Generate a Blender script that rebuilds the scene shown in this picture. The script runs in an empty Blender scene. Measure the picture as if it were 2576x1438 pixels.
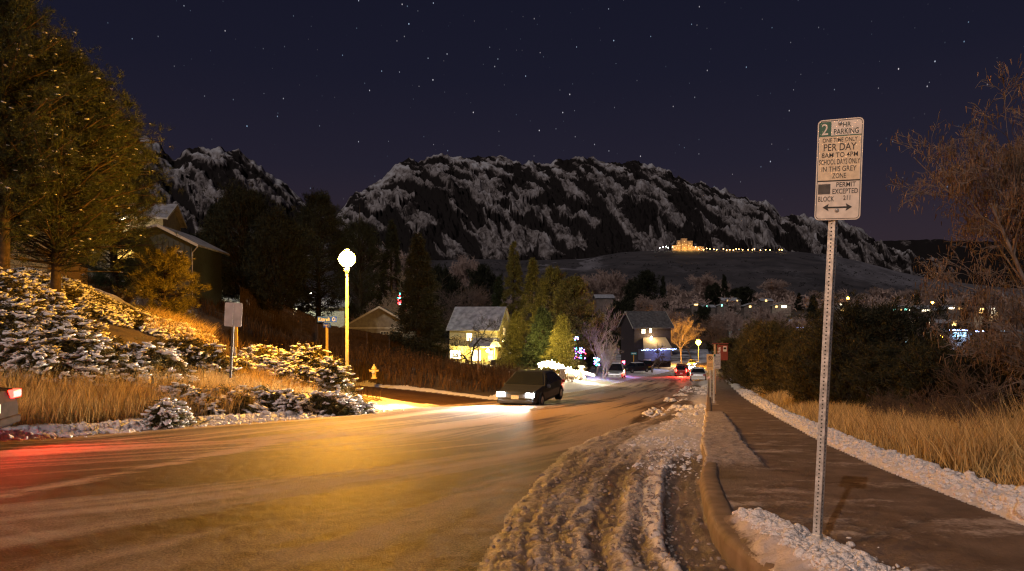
import bpy, math, random
import numpy as np
from mathutils import Vector, Matrix
random.seed(7); RNG = np.random.default_rng(11)
S = bpy.context.scene
COL = S.collection
F, HZ, CX = 1717.0, 780.0, 1288.0       # focal length, horizon row and centre column of the photograph (2576 px wide)
PI = math.pi

# ---------------------------------------------------------------- numbers
def sst(a, b, x):
    t = np.clip((np.asarray(x, float)-a)/(b-a), 0, 1); return t*t*(3-2*t)
def _h(ix, iy, s):
    n = (ix.astype(np.int64)*374761393 + iy.astype(np.int64)*668265263 + s*1274126177) & 0x7fffffff
    n = ((n ^ (n >> 13))*1274126177) & 0x7fffffff
    return ((n ^ (n >> 16)) & 0xffff)/65535.0
def vn(x, y, s=0):
    x = np.asarray(x, float); y = np.asarray(y, float)
    ix = np.floor(x); iy = np.floor(y); fx = x-ix; fy = y-iy
    fx = fx*fx*(3-2*fx); fy = fy*fy*(3-2*fy)
    a = _h(ix, iy, s); b = _h(ix+1, iy, s); c = _h(ix, iy+1, s); d = _h(ix+1, iy+1, s)
    return (a*(1-fx)+b*fx)*(1-fy)+(c*(1-fx)+d*fx)*fy
def fbm(x, y, o=4, s=0, g=.5):
    r = 0; a = 1; t = 0
    for i in range(o):
        r = r+a*vn(x*2**i+17.3*i, y*2**i+5.1*i, s+i); t += a; a *= g
    return r/t
def ridge(x, y, o=4, s=0):
    r = 0; a = 1; t = 0
    for i in range(o):
        r = r+a*(1-np.abs(2*vn(x*2**i+7.7*i, y*2**i+3.1*i, s+i)-1)); t += a; a *= .5
    return r/t

# ---------------------------------------------------------------- mesh tools
def link(o, parent=None):
    COL.objects.link(o)
    if parent is not None: o.parent = parent
    return o
def np_mesh(name, V, Fs, mat, parent=None, smooth=False, attrs=None, midx=None):
    me = bpy.data.meshes.new(name)
    V = np.asarray(V, np.float32).reshape(-1, 3)
    if not isinstance(Fs, (list, tuple)): Fs = [Fs]
    Fs = [np.asarray(f, np.int32) for f in Fs if len(f)]
    me.vertices.add(len(V)); me.vertices.foreach_set('co', V.ravel())
    nl = sum(f.size for f in Fs); npoly = sum(len(f) for f in Fs)
    me.loops.add(nl); me.polygons.add(npoly)
    me.loops.foreach_set('vertex_index', np.concatenate([f.ravel() for f in Fs]))
    st = []; c = 0
    for f in Fs:
        st.append(c+np.arange(len(f))*f.shape[1]); c += f.size
    me.polygons.foreach_set('loop_start', np.concatenate(st).astype(np.int32))
    me.update(calc_edges=True)
    if smooth: me.polygons.foreach_set('use_smooth', np.ones(npoly, bool))
    for k, a in (attrs or {}).items():
        at = me.attributes.new(k, 'FLOAT', 'POINT'); at.data.foreach_set('value', np.asarray(a, np.float32))
    for m in (mat if isinstance(mat, (list, tuple)) else [mat]): me.materials.append(m)
    if midx is not None: me.polygons.foreach_set('material_index', np.asarray(midx, np.int32))
    return link(bpy.data.objects.new(name, me), parent)
class MB:
    """collects shapes, then links them as one mesh object"""
    def __init__(s): s.v = []; s.f = []
    def add(s, vs, fs):
        n = len(s.v); s.v += [tuple(p) for p in vs]; s.f += [tuple(n+i for i in f) for f in fs]; return s
    def box(s, c, d, rz=0, taper=1.0):
        x, y, z = (d[0]/2, d[1]/2, d[2]/2); co, si = math.cos(rz), math.sin(rz); vs = []
        for k, t in ((-1, 1), (1, taper)):
            for a, b in ((-1, -1), (1, -1), (1, 1), (-1, 1)):
                X, Y = a*x*t, b*y*t
                vs.append((c[0]+X*co-Y*si, c[1]+X*si+Y*co, c[2]+k*z))
        return s.add(vs, [(3, 2, 1, 0), (4, 5, 6, 7), (0, 1, 5, 4), (1, 2, 6, 5), (2, 3, 7, 6), (3, 0, 4, 7)])
    def tube(s, pts, rad, n=8, cap=True):
        pts = [Vector(p) for p in pts]
        if not hasattr(rad, '__len__'): rad = [rad]*len(pts)
        vs = []; fs = []
        for i, p in enumerate(pts):
            d = (pts[min(i+1, len(pts)-1)]-pts[max(i-1, 0)]).normalized()
            a = d.orthogonal().normalized() if abs(d.z) < .999 else Vector((1, 0, 0)); b = d.cross(a)
            for k in range(n):
                t = 2*PI*k/n; vs.append(p+(a*math.cos(t)+b*math.sin(t))*rad[i])
        for i in range(len(pts)-1):
            for k in range(n):
                fs.append((i*n+k, i*n+(k+1) % n, (i+1)*n+(k+1) % n, (i+1)*n+k))
        if cap: fs += [tuple(range(n-1, -1, -1)), tuple((len(pts)-1)*n+k for k in range(n))]
        return s.add(vs, fs)
    def lathe(s, prof, c=(0, 0, 0), n=16):
        vs = []; fs = []
        for r, z in prof:
            for k in range(n):
                t = 2*PI*k/n; vs.append((c[0]+r*math.cos(t), c[1]+r*math.sin(t), c[2]+z))
        for i in range(len(prof)-1):
            for k in range(n): fs.append((i*n+k, i*n+(k+1) % n, (i+1)*n+(k+1) % n, (i+1)*n+k))
        fs += [tuple(range(n-1, -1, -1)), tuple((len(prof)-1)*n+k for k in range(n))]
        return s.add(vs, fs)
    def prism(s, poly, y0, y1):
        """poly in x-z, extruded along y"""
        n = len(poly)
        vs = [(x, y0, z) for x, z in poly]+[(x, y1, z) for x, z in poly]
        return s.add(vs, [tuple(range(n)), tuple(range(2*n-1, n-1, -1))]+[((i+1) % n, i, n+i, n+(i+1) % n) for i in range(n)])
    def build(s, name, mat, parent=None, smooth=False, M=None, bevel=0):
        me = bpy.data.meshes.new(name)
        vs = s.v if M is None else [tuple(M @ Vector(v)) for v in s.v]
        me.from_pydata(vs, [], s.f); me.materials.append(mat); me.update()
        if smooth:
            for p in me.polygons: p.use_smooth = True
        o = link(bpy.data.objects.new(name, me), parent)
        if bevel:
            b = o.modifiers.new('b', 'BEVEL'); b.width = bevel; b.segments = 2; b.limit_method = 'ANGLE'
        return o
def tag(o, label=None, cat=None, group=None, kind=None):
    if label: o['label'] = label
    if cat: o['category'] = cat
    if group: o['group'] = group
    if kind: o['kind'] = kind
    return o
def thing(name, loc, label, cat, group=None, rz=0):
    o = bpy.data.objects.new(name, None); COL.objects.link(o); o.location = loc; o.rotation_euler = (0, 0, rz)
    o.empty_display_size = .1
    return tag(o, label, cat, group)
def dup(root, loc, rz, label, group=None, scale=None):
    def cp(o, par):
        c = o.copy(); COL.objects.link(c); c.parent = par
        for ch in kids.get(o.name, []): cp(ch, c)
        return c
    kids = {}
    def walk(o):
        kids[o.name] = list(o.children)
        for c in o.children: walk(c)
    walk(root)
    r = cp(root, None); r.location = loc; r.rotation_euler = (0, 0, rz)
    r['label'] = label
    if group: r['group'] = group
    if scale is not None: r.scale = scale if hasattr(scale, '__len__') else (scale,)*3
    return r

# vectorised bits -------------------------------------------------
def nrm(a): return a/np.maximum(np.linalg.norm(a, axis=-1, keepdims=True), 1e-9)
def rdir(n): return nrm(RNG.normal(size=(n, 3)))
def prisms(P0, P1, R0, R1, k=3):
    """separate tapered k-sided rods"""
    P0 = np.asarray(P0, float); P1 = np.asarray(P1, float); n = len(P0)
    d = nrm(P1-P0); up = np.where(np.abs(d[:, 2:3]) > .9, [[1., 0, 0]], [[0, 0, 1.]])
    a = nrm(np.cross(d, up)); b = np.cross(d, a)
    R0 = np.broadcast_to(R0, n); R1 = np.broadcast_to(R1, n); vs = []
    for P, R in ((P0, R0), (P1, R1)):
        for j in range(k):
            t = 2*PI*j/k; vs.append(P+(a*math.cos(t)+b*math.sin(t))*R[:, None])
    V = np.stack(vs, 1).reshape(-1, 3); base = np.arange(n)[:, None]*2*k
    Fq = np.concatenate([base+np.array([[j, (j+1) % k, k+(j+1) % k, k+j]]) for j in range(k)])
    return V, Fq
def blades(B, D, L, W, bend=0.0, two=True):
    """leaf-sized faces: a strip from B along D, length L, width W, its tip bent down"""
    n = len(B); D = nrm(D); s = nrm(np.cross(D, rdir(n))); L = np.broadcast_to(L, n)[:, None]; W = np.broadcast_to(W, n)[:, None]
    if not two:
        T = B+D*L; T[:, 2] -= (bend*L[:, 0])
        V = np.stack([B-s*W/2, B+s*W/2, T], 1).reshape(-1, 3)
        return V, np.arange(n)[:, None]*3+np.array([[0, 1, 2]])
    M = B+D*L*.55; T = B+D*L
    if np.ndim(bend) == 2: M = M+bend*L*.18; T = T+bend*L*.6
    else: T[:, 2] -= bend*L[:, 0]
    V = np.stack([B-s*W/2, B+s*W/2, M+s*W*.4, M-s*W*.4, T], 1).reshape(-1, 3); b = np.arange(n)[:, None]*5
    return V, [b+np.array([[0, 1, 2, 3]]), b+np.array([[3, 2, 4]])]
def _ico(sub):
    import bmesh
    bm = bmesh.new(); bmesh.ops.create_icosphere(bm, subdivisions=sub, radius=1)
    v = np.array([x.co[:] for x in bm.verts]); f = np.array([[q.index for q in p.verts] for p in bm.faces]); bm.free(); return v, f
ICO1, ICO2 = _ico(1), _ico(2)
def blobs(C, Sc, yaw=None, rough=.2, ico=ICO1, tilt=.3):
    v, f = ico; n = len(C); C = np.asarray(C, float); Sc = np.asarray(Sc, float)
    if Sc.ndim == 1: Sc = np.repeat(Sc[:, None], 3, 1)
    yaw = RNG.uniform(0, 2*PI, n) if yaw is None else yaw
    V = v[None]*(1+RNG.uniform(-rough, rough, (n, len(v), 1)))*Sc[:, None, :]
    t = RNG.uniform(-tilt, tilt, n)[:, None]; z = V[..., 2]*np.cos(t)+V[..., 0]*np.sin(t); x0 = V[..., 0]*np.cos(t)-V[..., 2]*np.sin(t)
    c, s = np.cos(yaw)[:, None], np.sin(yaw)[:, None]
    X = x0*c-V[..., 1]*s; Y = x0*s+V[..., 1]*c
    V = np.stack([X, Y, z], -1)+C[:, None, :]
    return V.reshape(-1, 3), (np.arange(n)[:, None, None]*len(v)+f[None]).reshape(-1, 3)
def merge(*vf):
    Vs = []; D = {}; n = 0
    for V, Fs in vf:
        for f in (Fs if isinstance(Fs, list) else [Fs]):
            if len(f): D.setdefault(f.shape[1], []).append(f+n)
        Vs.append(V); n += len(V)
    return np.concatenate(Vs), [np.concatenate(x) for x in D.values()]

# ---------------------------------------------------------------- materials
def new_mat(name):
    m = bpy.data.materials.new(name); m.use_nodes = True; nt = m.node_tree
    return m, nt, nt.nodes['Principled BSDF']
def mat(name, col, rough=.7, var=.15, scale=8., bump=0., metal=0., island=False, trans=0., spec=.5, detail=4, col2=None):
    m, nt, b = new_mat(name); N = nt.nodes; Lk = nt.links.new
    b.inputs['Roughness'].default_value = rough; b.inputs['Metallic'].default_value = metal
    b.inputs['Specular IOR Level'].default_value = spec
    tc = N.new('ShaderNodeTexCoord'); no = N.new('ShaderNodeTexNoise'); no.inputs['Scale'].default_value = scale; no.inputs['Detail'].default_value = detail
    Lk(tc.outputs['Object'], no.inputs['Vector'])
    mx = N.new('ShaderNodeMix'); mx.data_type = 'RGBA'
    c2 = col2 or tuple(min(1, c*(1+2.2*var)) for c in col); c1 = col if col2 else tuple(c*(1-var) for c in col)
    mx.inputs[6].default_value = (*c1, 1); mx.inputs[7].default_value = (*c2, 1)
    mr = N.new('ShaderNodeMapRange'); mr.inputs[1].default_value = .3; mr.inputs[2].default_value = .7
    if island:
        g = N.new('ShaderNodeNewGeometry'); ad = N.new('ShaderNodeMath'); ad.operation = 'MULTIPLY_ADD'
        ad.inputs[1].default_value = .5; Lk(g.outputs['Random Per Island'], ad.inputs[0])
        hf = N.new('ShaderNodeMath'); hf.operation = 'MULTIPLY'; hf.inputs[1].default_value = .5; Lk(no.outputs[0], hf.inputs[0]); Lk(hf.outputs[0], ad.inputs[2])
        Lk(ad.outputs[0], mr.inputs[0])
    else: Lk(no.outputs[0], mr.inputs[0])
    Lk(mr.outputs[0], mx.inputs[0]); Lk(mx.outputs[2], b.inputs['Base Color'])
    if bump:
        bp = N.new('ShaderNodeBump'); bp.inputs['Strength'].default_value = bump; bp.inputs['Distance'].default_value = .02
        Lk(no.outputs[0], bp.inputs['Height']); Lk(bp.outputs[0], b.inputs['Normal'])
    if trans:
        t = N.new('ShaderNodeBsdfTranslucent'); Lk(mx.outputs[2], t.inputs[0]); ms = N.new('ShaderNodeMixShader'); ms.inputs[0].default_value = trans
        Lk(b.outputs[0], ms.inputs[1]); Lk(t.outputs[0], ms.inputs[2]); Lk(ms.outputs[0], N['Material Output'].inputs[0])
    return m
def emis(name, col, st):
    m, nt, b = new_mat(name); b.inputs['Base Color'].default_value = (*[c*.5 for c in col], 1)
    b.inputs['Emission Color'].default_value = (*col, 1); b.inputs['Emission Strength'].default_value = st; m.cycles.emission_sampling = 'NONE'
    return m
def window_mat(name, col, st):
    """a lit room behind curtains: bright and dim patches"""
    m, nt, b = new_mat(name); N = nt.nodes; Lk = nt.links.new
    tc = N.new('ShaderNodeTexCoord'); no = N.new('ShaderNodeTexNoise'); no.inputs['Scale'].default_value = 1.7; no.inputs['Detail'].default_value = 2
    Lk(tc.outputs['Object'], no.inputs['Vector']); mr = N.new('ShaderNodeMapRange')
    mr.inputs[1].default_value = .35; mr.inputs[2].default_value = .65; mr.inputs[3].default_value = st*.45; mr.inputs[4].default_value = st*1.6
    m.cycles.emission_sampling = 'NONE'; Lk(no.outputs[0], mr.inputs[0]); Lk(mr.outputs[0], b.inputs['Emission Strength'])
    b.inputs['Base Color'].default_value = (.1, .1, .1, 1); b.inputs['Emission Color'].default_value = (*col, 1); b.inputs['Roughness'].default_value = .1
    return m
def snowy(name, dirt, dirt2, snow=(.72, .72, .74), scale=3., rough_d=.8, rough_s=.6, fine=40., edge=.12, bump=.6, bd=.02, spec=.5):
    """bare surface and snow mixed by the 'cov' cover, broken up by noise; 'tone' lays tracks of dirt"""
    m, nt, b = new_mat(name); N = nt.nodes; Lk = nt.links.new
    tc = N.new('ShaderNodeTexCoord'); at = N.new('ShaderNodeAttribute'); at.attribute_name = 'cov'; a2 = N.new('ShaderNodeAttribute'); a2.attribute_name = 'tone'
    n1 = N.new('ShaderNodeTexNoise'); n1.inputs['Scale'].default_value = fine; n1.inputs['Detail'].default_value = 6; n1.inputs['Roughness'].default_value = .65
    n2 = N.new('ShaderNodeTexNoise'); n2.inputs['Scale'].default_value = scale; n2.inputs['Detail'].default_value = 5
    for n in (n1, n2): Lk(tc.outputs['Object'], n.inputs['Vector'])
    dm = N.new('ShaderNodeMix'); dm.data_type = 'RGBA'; dm.inputs[6].default_value = (*dirt, 1); dm.inputs[7].default_value = (*dirt2, 1)
    r2 = N.new('ShaderNodeMapRange'); r2.inputs[1].default_value = .3; r2.inputs[2].default_value = .7; Lk(n2.outputs[0], r2.inputs[0]); Lk(r2.outputs[0], dm.inputs[0])
    ad = N.new('ShaderNodeMath'); ad.operation = 'MULTIPLY_ADD'; ad.inputs[1].default_value = .9; Lk(n1.outputs[0], ad.inputs[0]); Lk(at.outputs['Fac'], ad.inputs[2])
    b.inputs['Specular IOR Level'].default_value = spec
    rr = N.new('ShaderNodeMapRange'); rr.inputs[1].default_value = .95-edge; rr.inputs[2].default_value = .95+edge; Lk(ad.outputs[0], rr.inputs[0])
    sn = N.new('ShaderNodeMix'); sn.data_type = 'RGBA'; sn.inputs[6].default_value = (*snow, 1); sn.inputs[7].default_value = (.33, .25, .19, 1); Lk(a2.outputs['Fac'], sn.inputs[0])
    mx = N.new('ShaderNodeMix'); mx.data_type = 'RGBA'; Lk(rr.outputs[0], mx.inputs[0]); Lk(dm.outputs[2], mx.inputs[6]); Lk(sn.outputs[2], mx.inputs[7])
    Lk(mx.outputs[2], b.inputs['Base Color'])
    rg = N.new('ShaderNodeMix'); rg.inputs[2].default_value = rough_d; rg.inputs[3].default_value = rough_s; Lk(rr.outputs[0], rg.inputs[0]); Lk(rg.outputs[0], b.inputs['Roughness'])
    bp = N.new('ShaderNodeBump'); bp.inputs['Strength'].default_value = bump; bp.inputs['Distance'].default_value = bd; Lk(n1.outputs[0], bp.inputs['Height']); Lk(bp.outputs[0], b.inputs['Normal'])
    return m

# ---------------------------------------------------------------- place: the lie of the land
def zr(y):
    y = np.asarray(y, float); a = -(1.15+.104*y-.00019*y*y); b = -15.38+(y-273)*.056
    return np.where(y < 273, a, np.minimum(b, -15.38+(1250-273)*.056))
def interp(y, pts):
    p = np.array(pts, float); return np.interp(y, p[:, 0], p[:, 1])
XE = [(-40, -160), (0, -60), (7, -26), (10, -16), (12, -11.5), (12.8, -9.6), (15.8, -8.4), (19.3, -6.4), (22.9, -5.2), (30, -1.8), (37, 1.3), (53, 6.3), (84, 14.6), (137, 33), (200, 60), (280, 96)]
XC = [(-40, 1.4), (3, 1.36), (4.3, 1.37), (4.8, 1.43), (5.7, 1.63), (7.2, 2.0), (8.85, 2.5), (11.5, 3.2), (21.6, 6.15), (81, 23.3), (137, 41.5), (200, 68), (280, 104)]
XS = [(-40, 2.9), (3, 3.2), (4.8, 3.6), (7.7, 4.2), (11, 5.0), (31, 10.6), (76, 23.8), (137, 43.4), (200, 70), (280, 106)]
XL = [(-40, -.2), (4.1, -.2), (5.5, -.08), (7.5, .2), (11.4, .98), (15.3, 2.3), (20, 4.3), (30, 7.3), (81, 21.7), (280, 102)]
xe = lambda y: interp(y, XE); xc = lambda y: interp(y, XC); xs = lambda y: interp(y, XS); xl = lambda y: interp(y, XL)
SIDE = [(-.6, 29.6), (-7, 34.3), (-15, 39), (-30, 44), (-60, 52)]
def seg_dist(x, y, pts):
    d = np.full(np.shape(x), 1e9)
    for (ax, ay), (bx, by) in zip(pts[:-1], pts[1:]):
        t = np.clip(((x-ax)*(bx-ax)+(y-ay)*(by-ay))/((bx-ax)**2+(by-ay)**2), 0, 1)
        d = np.minimum(d, np.hypot(x-ax-t*(bx-ax), y-ay-t*(by-ay)))
    return d
def H(x, y):
    x = np.asarray(x, float); y = np.asarray(y, float)
    z = zr(y); dl = np.maximum(xe(y)-x, 0)
    k = interp(y, [(-50, .3), (28, .3), (42, .17), (55, .14), (70, .11), (100, .08), (160, .03), (260, 0)])
    near = np.maximum(dl-1.0, 0); dlc = np.where(near < 60, near, 60)
    bank = k*dlc*(1-sst(0, 1, 0))
    bank = bank+np.maximum(-x-17, 0).clip(0, 60)*.3*(1-sst(90, 200, y))*sst(8, 20, y)
    sd = seg_dist(x, y, SIDE); cut = sst(3.2, 7.5, sd); bank = bank*(.3+.7*cut)
    zt = 1.0+.02*np.maximum(-x, 0)-z; bank = np.where(bank > zt-1.2, zt-1.2+1.8*(1-np.exp(-np.maximum(bank-zt+1.2, 0)/1.8)), bank)
    dr = np.maximum(x-xs(y)-2.6, 0); drop = .42*np.minimum(dr, 22)*(1-sst(70, 170, y))
    return z+bank-drop
def G(u, y, dz=0):
    x = (u-CX)/F*y; return Vector((x, y, float(H(x, y))+dz))
def P(u, v, y): return Vector(((u-CX)/F*y, y, -(v-HZ)/F*y))
ROADDIR = math.atan2(1, .29)
# ---------------------------------------------------------------- camera, sky, moon
cam = bpy.data.cameras.new('camera'); co = bpy.data.objects.new('camera', cam); COL.objects.link(co); S.camera = co
cam.sensor_width = 36; cam.lens = F/2576*36; cam.shift_y = (HZ-719)/2576; cam.clip_end = 40000; cam.clip_start = .05
co.location = (0, 0, 0); co.rotation_euler = (PI/2, 0, 0)
S.view_settings.view_transform = 'Standard'; S.view_settings.look = 'None'; S.view_settings.exposure = 0; S.view_settings.gamma = 1
try:
    S.cycles.filter_width = 1.25; S.cycles.use_denoising = True; S.cycles.denoiser = 'OPENIMAGEDENOISE'; S.cycles.denoising_input_passes = 'RGB_ALBEDO_NORMAL'
    S.cycles.max_bounces = 4; S.cycles.diffuse_bounces = 2; S.cycles.glossy_bounces = 2; S.cycles.transmission_bounces = 2; S.cycles.sample_clamp_indirect = 4
    S.cycles.caustics_reflective = False; S.cycles.caustics_refractive = False
except Exception as e: print(e)
w = bpy.data.worlds.new('World'); S.world = w; w.use_nodes = True; nt = w.node_tree; N = nt.nodes; Lk = nt.links.new
bg = N['Background']
MOON_EL, MOON_AZ = 38, -28       # the moon stands behind the camera and to its left
tc = N.new('ShaderNodeTexCoord'); sp = N.new('ShaderNodeSeparateXYZ'); Lk(tc.outputs['Generated'], sp.inputs[0])
cr = N.new('ShaderNodeValToRGB'); Lk(sp.outputs['Z'], cr.inputs[0])
E = cr.color_ramp.elements; E[0].position = 0; E[0].color = (.030, .0165, .0200, 1); E[1].position = .5; E[1].color = (.0062, .0064, .0165, 1)
for p_, c_ in ((.10, (.0250, .0150, .0235, 1)), (.2, (.0140, .0108, .0220, 1)), (.32, (.0088, .0080, .0190, 1))):
    e_ = E.new(p_); e_.color = c_
vo = N.new('ShaderNodeTexVoronoi'); vo.inputs['Scale'].default_value = 125
mp = N.new('ShaderNodeMapping'); mp.inputs['Rotation'].default_value = (.0, -.62, .0); mp.inputs['Scale'].default_value = (1.25, 1, .7)
Lk(tc.outputs['Generated'], mp.inputs[0]); Lk(mp.outputs[0], vo.inputs['Vector'])
sepc = N.new('ShaderNodeSeparateColor'); Lk(vo.outputs['Color'], sepc.inputs[0])
sz = N.new('ShaderNodeMath'); sz.operation = 'POWER'; sz.inputs[1].default_value = 9; Lk(sepc.outputs[0], sz.inputs[0])     # few bright, many faint
lt = N.new('ShaderNodeMapRange'); lt.inputs[1].default_value = .115; lt.inputs[2].default_value = .04; lt.inputs[3].default_value = 0; lt.inputs[4].default_value = 1; Lk(vo.outputs['Distance'], lt.inputs[0])
mu = N.new('ShaderNodeMath'); mu.operation = 'MULTIPLY'; Lk(lt.outputs[0], mu.inputs[0]); Lk(sz.outputs[0], mu.inputs[1])
zf = N.new('ShaderNodeMapRange'); zf.inputs[1].default_value = .05; zf.inputs[2].default_value = .3; zf.inputs[3].default_value = .1; zf.inputs[4].default_value = .95; Lk(sp.outputs['Z'], zf.inputs[0])
m2 = N.new('ShaderNodeMath'); m2.operation = 'MULTIPLY'; Lk(mu.outputs[0], m2.inputs[0]); Lk(zf.outputs[0], m2.inputs[1])
sc_ = N.new('ShaderNodeMix'); sc_.data_type = 'RGBA'; sc_.inputs[6].default_value = (.45, .7, 1, 1); sc_.inputs[7].default_value = (1, .9, .95, 1); Lk(sepc.outputs[1], sc_.inputs[0])
vm = N.new('ShaderNodeVectorMath'); vm.operation = 'SCALE'; Lk(sc_.outputs[2], vm.inputs[0]); Lk(m2.outputs[0], vm.inputs['Scale'])
av = N.new('ShaderNodeVectorMath'); av.operation = 'ADD'; Lk(cr.outputs[0], av.inputs[0]); Lk(vm.outputs[0], av.inputs[1])
# the faint moonlit air of the night sky
sk = N.new('ShaderNodeTexSky'); sk.sky_type = 'NISHITA'; sk.sun_disc = False; sk.sun_elevation = math.radians(MOON_EL); sk.sun_rotation = math.radians(180-MOON_AZ)
ks = N.new('ShaderNodeVectorMath'); ks.operation = 'SCALE'; ks.inputs['Scale'].default_value = .0008; Lk(sk.outputs[0], ks.inputs[0])
a3 = N.new('ShaderNodeVectorMath'); a3.operation = 'ADD'; Lk(av.outputs[0], a3.inputs[0]); Lk(ks.outputs[0], a3.inputs[1])
Lk(a3.outputs[0], bg.inputs[0]); bg.inputs[1].default_value = 1.0
ml = bpy.data.lights.new('moon', 'SUN'); mo = bpy.data.objects.new('moon', ml); COL.objects.link(mo)
ml.energy = .9; ml.angle = math.radians(.6); ml.color = (1, .93, .92)
az = math.radians(180-MOON_AZ); el = math.radians(MOON_EL)   # direction towards the moon
dm = Vector((math.sin(az)*math.cos(el)*-1, math.cos(az)*math.cos(el), math.sin(el)))
dm = Vector((-math.sin(math.radians(28))*math.cos(el), -math.cos(math.radians(28))*math.cos(el), math.sin(el)))
mo.rotation_euler = dm.to_track_quat('Z', 'Y').to_euler()
sk.sun_rotation = math.atan2(dm.x, dm.y)

# ---------------------------------------------------------------- ground, roads, pavement
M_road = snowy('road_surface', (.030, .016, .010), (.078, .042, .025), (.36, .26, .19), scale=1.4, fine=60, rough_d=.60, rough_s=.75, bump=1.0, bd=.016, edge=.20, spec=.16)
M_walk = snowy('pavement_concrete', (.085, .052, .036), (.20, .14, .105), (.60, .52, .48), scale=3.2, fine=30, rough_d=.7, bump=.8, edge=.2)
M_snow = snowy('verge_snow', (.07, .05, .035), (.14, .10, .07), (.78, .76, .77), scale=2.5, fine=22, bump=.8, bd=.03)
M_earth = snowy('earth', (.045, .032, .02), (.1, .07, .04), (.6, .58, .6), scale=.8, fine=4, bump=.8, bd=.04, edge=.08)
M_slush = snowy('slush', (.10, .068, .048), (.21, .155, .12), (.66, .60, .57), scale=5, fine=38, rough_d=.6, rough_s=.6, bump=.9, bd=.022, edge=.22)

def bump_fn(c, w, x): return np.clip(1-np.abs((x-c)/w), 0, 1)**.8
def ground_detail(x, y):
    """-> height, snow cover, dirt tone, region  (0 earth, 1 road, 2 slush, 3 pavement, 4 verge snow)"""
    e, c, s_, l = xe(y), xc(y), xs(y), xl(y)
    z = H(x, y); cov = np.zeros_like(x); tone = np.zeros_like(x); reg = np.zeros(x.shape, int)
    wob = (fbm(x*1.3, y*1.3, 3, 5)-.5)
    # road
    rd = (x > e) & (x <= l+wob*.25); reg[rd] = 1
    q = np.clip((x-e)/np.maximum(c-e, .5), 0, 1)
    st = fbm(q*26, y*.10, 3, 21); st2 = fbm(q*70+wob, y*.25, 2, 33)
    st3 = fbm(q*150+wob*2, y*.6, 3, 34); cr_ = -.08+.24*sst(8, 17, y)+1.15*(st-.47)+.6*(st2-.5)+.5*(st3-.5)
    ruts = bump_fn(.30, .035, q)+bump_fn(.47, .04, q)+bump_fn(.63, .04, q)
    cov = np.where(rd, .22+cr_+.42*bump_fn(.36, .035, q)*sst(34, 12, y)+.3*sst(.15, .0, q)-.12*ruts+.32*sst(.62, .9, q)*sst(26, 12, y)+.22*sst(22, 40, y), cov)
    lx = np.interp(y, [3, 5.5, 8.75, 12.7, 15.1, 21.8, 30, 50], [-5.4, -5.2, -4.8, -4.3, -2.5, 1.4, 4.6, 11]); dd = x-lx+(fbm(x*.8, y*.5, 3, 401)-.5)*.35; wd = np.interp(y, [5, 12, 16, 24, 34], [.22, .30, .9, 1.3, .5])  # frost streak; its broad white stretch also paints headlight sheen into the cover
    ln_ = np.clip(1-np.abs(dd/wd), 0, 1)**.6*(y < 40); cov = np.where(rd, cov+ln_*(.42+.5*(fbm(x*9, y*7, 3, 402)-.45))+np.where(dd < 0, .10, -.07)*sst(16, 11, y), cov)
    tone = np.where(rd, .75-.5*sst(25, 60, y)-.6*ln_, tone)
    zd = np.where(rd, .012*(fbm(x*9, y*9, 3, 2)-.5)+.05*bump_fn(.36, .018, q)*fbm(x*7, y*7, 3, 77)*sst(30, 12, y)*sst(-2, -9, x-6*0), 0.)
    # slush between the wheel tracks and the kerb
    sl = (x > l+wob*.25) & (x <= c); reg[sl] = 2
    r = np.clip((x-l)/np.maximum(c-l, .3), 0, 1)
    rw = r+(fbm(x*.9, y*.35, 3, 41)-.5)*.12
    ch = fbm(x*22, y*18, 4, 51); cg = ridge(x*7, y*5, 3, 61); big = fbm(x*2.2, y*.8, 3, 71)
    nearw = sst(10.5, 7.5, y)
    g1 = bump_fn(.90, .13, rw)*nearw; g1b = sst(0, .3, g1)
    g2 = bump_fn(.50, .075, rw)*sst(9.5, 8.2, y)*sst(3.6, 4.4, y); g3 = bump_fn(.70, .05, rw)*sst(5.6, 4.6, y)
    gg = bump_fn(.16, .05, rw)*.5+bump_fn(.32, .05, rw)*.6
    diag = bump_fn(0, .16, (x-1.15)-(-.55)*(y-8.8))*sst(.45, .6, rw)*sst(10.2, 9.2, y)*sst(7.2, 8, y)
    rid = bump_fn(.76, .10, rw)*nearw
    hz = .03+.085*(ch-.4)+.07*(cg-.5)+.04*(big-.4)+.09*rid*(.6+.6*cg)+.05*bump_fn(.6, .07, rw)*nearw
    hz = hz*sst(0, .12, r)+.02*bump_fn(.04, .04, r)
    hz = hz*(1-.9*g1b)-.02*g1b-.06*g2-.05*g3-.03*gg-.05*diag
    farw = sst(10, 12.5, y); ice = fbm(x*5, y*4, 4, 81)
    hz = hz+farw*(.05*sst(.45, .65, ice)+.10*bump_fn(.85, .25, r)*sst(19, 24, y))
    tread = fbm(rw*34, y*1.1, 3, 311); hz = hz*.5+.03*(tread-.5)*sst(0, .1, r)+.018*(fbm(x*30, y*24, 2, 312)-.5)
    zd = np.where(sl, hz, zd)
    cv = .38+.55*(ch-.5)+.55*(fbm(rw*34, y*1.1, 3, 311)-.5)+.35*(big-.5)+.5*rid+.12*sst(.2, .6, r)-.75*g1b-.55*g2-.5*g3-.22*gg-.5*diag
    cv = cv+farw*(.42*sst(.3, .65, r)+.2+.3*(ice-.5)); cv = cv-.35*bump_fn(.32, .2, rw)*sst(15, 18, y)*sst(27, 21, y)
    melt = sst(.52, .60, fbm(x*.5+3, y*.22, 3, 91))*sst(14, 18, y)*sst(.95, .6, r); cv -= .55*melt; zd = np.where(sl, zd-.05*melt, zd)
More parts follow.
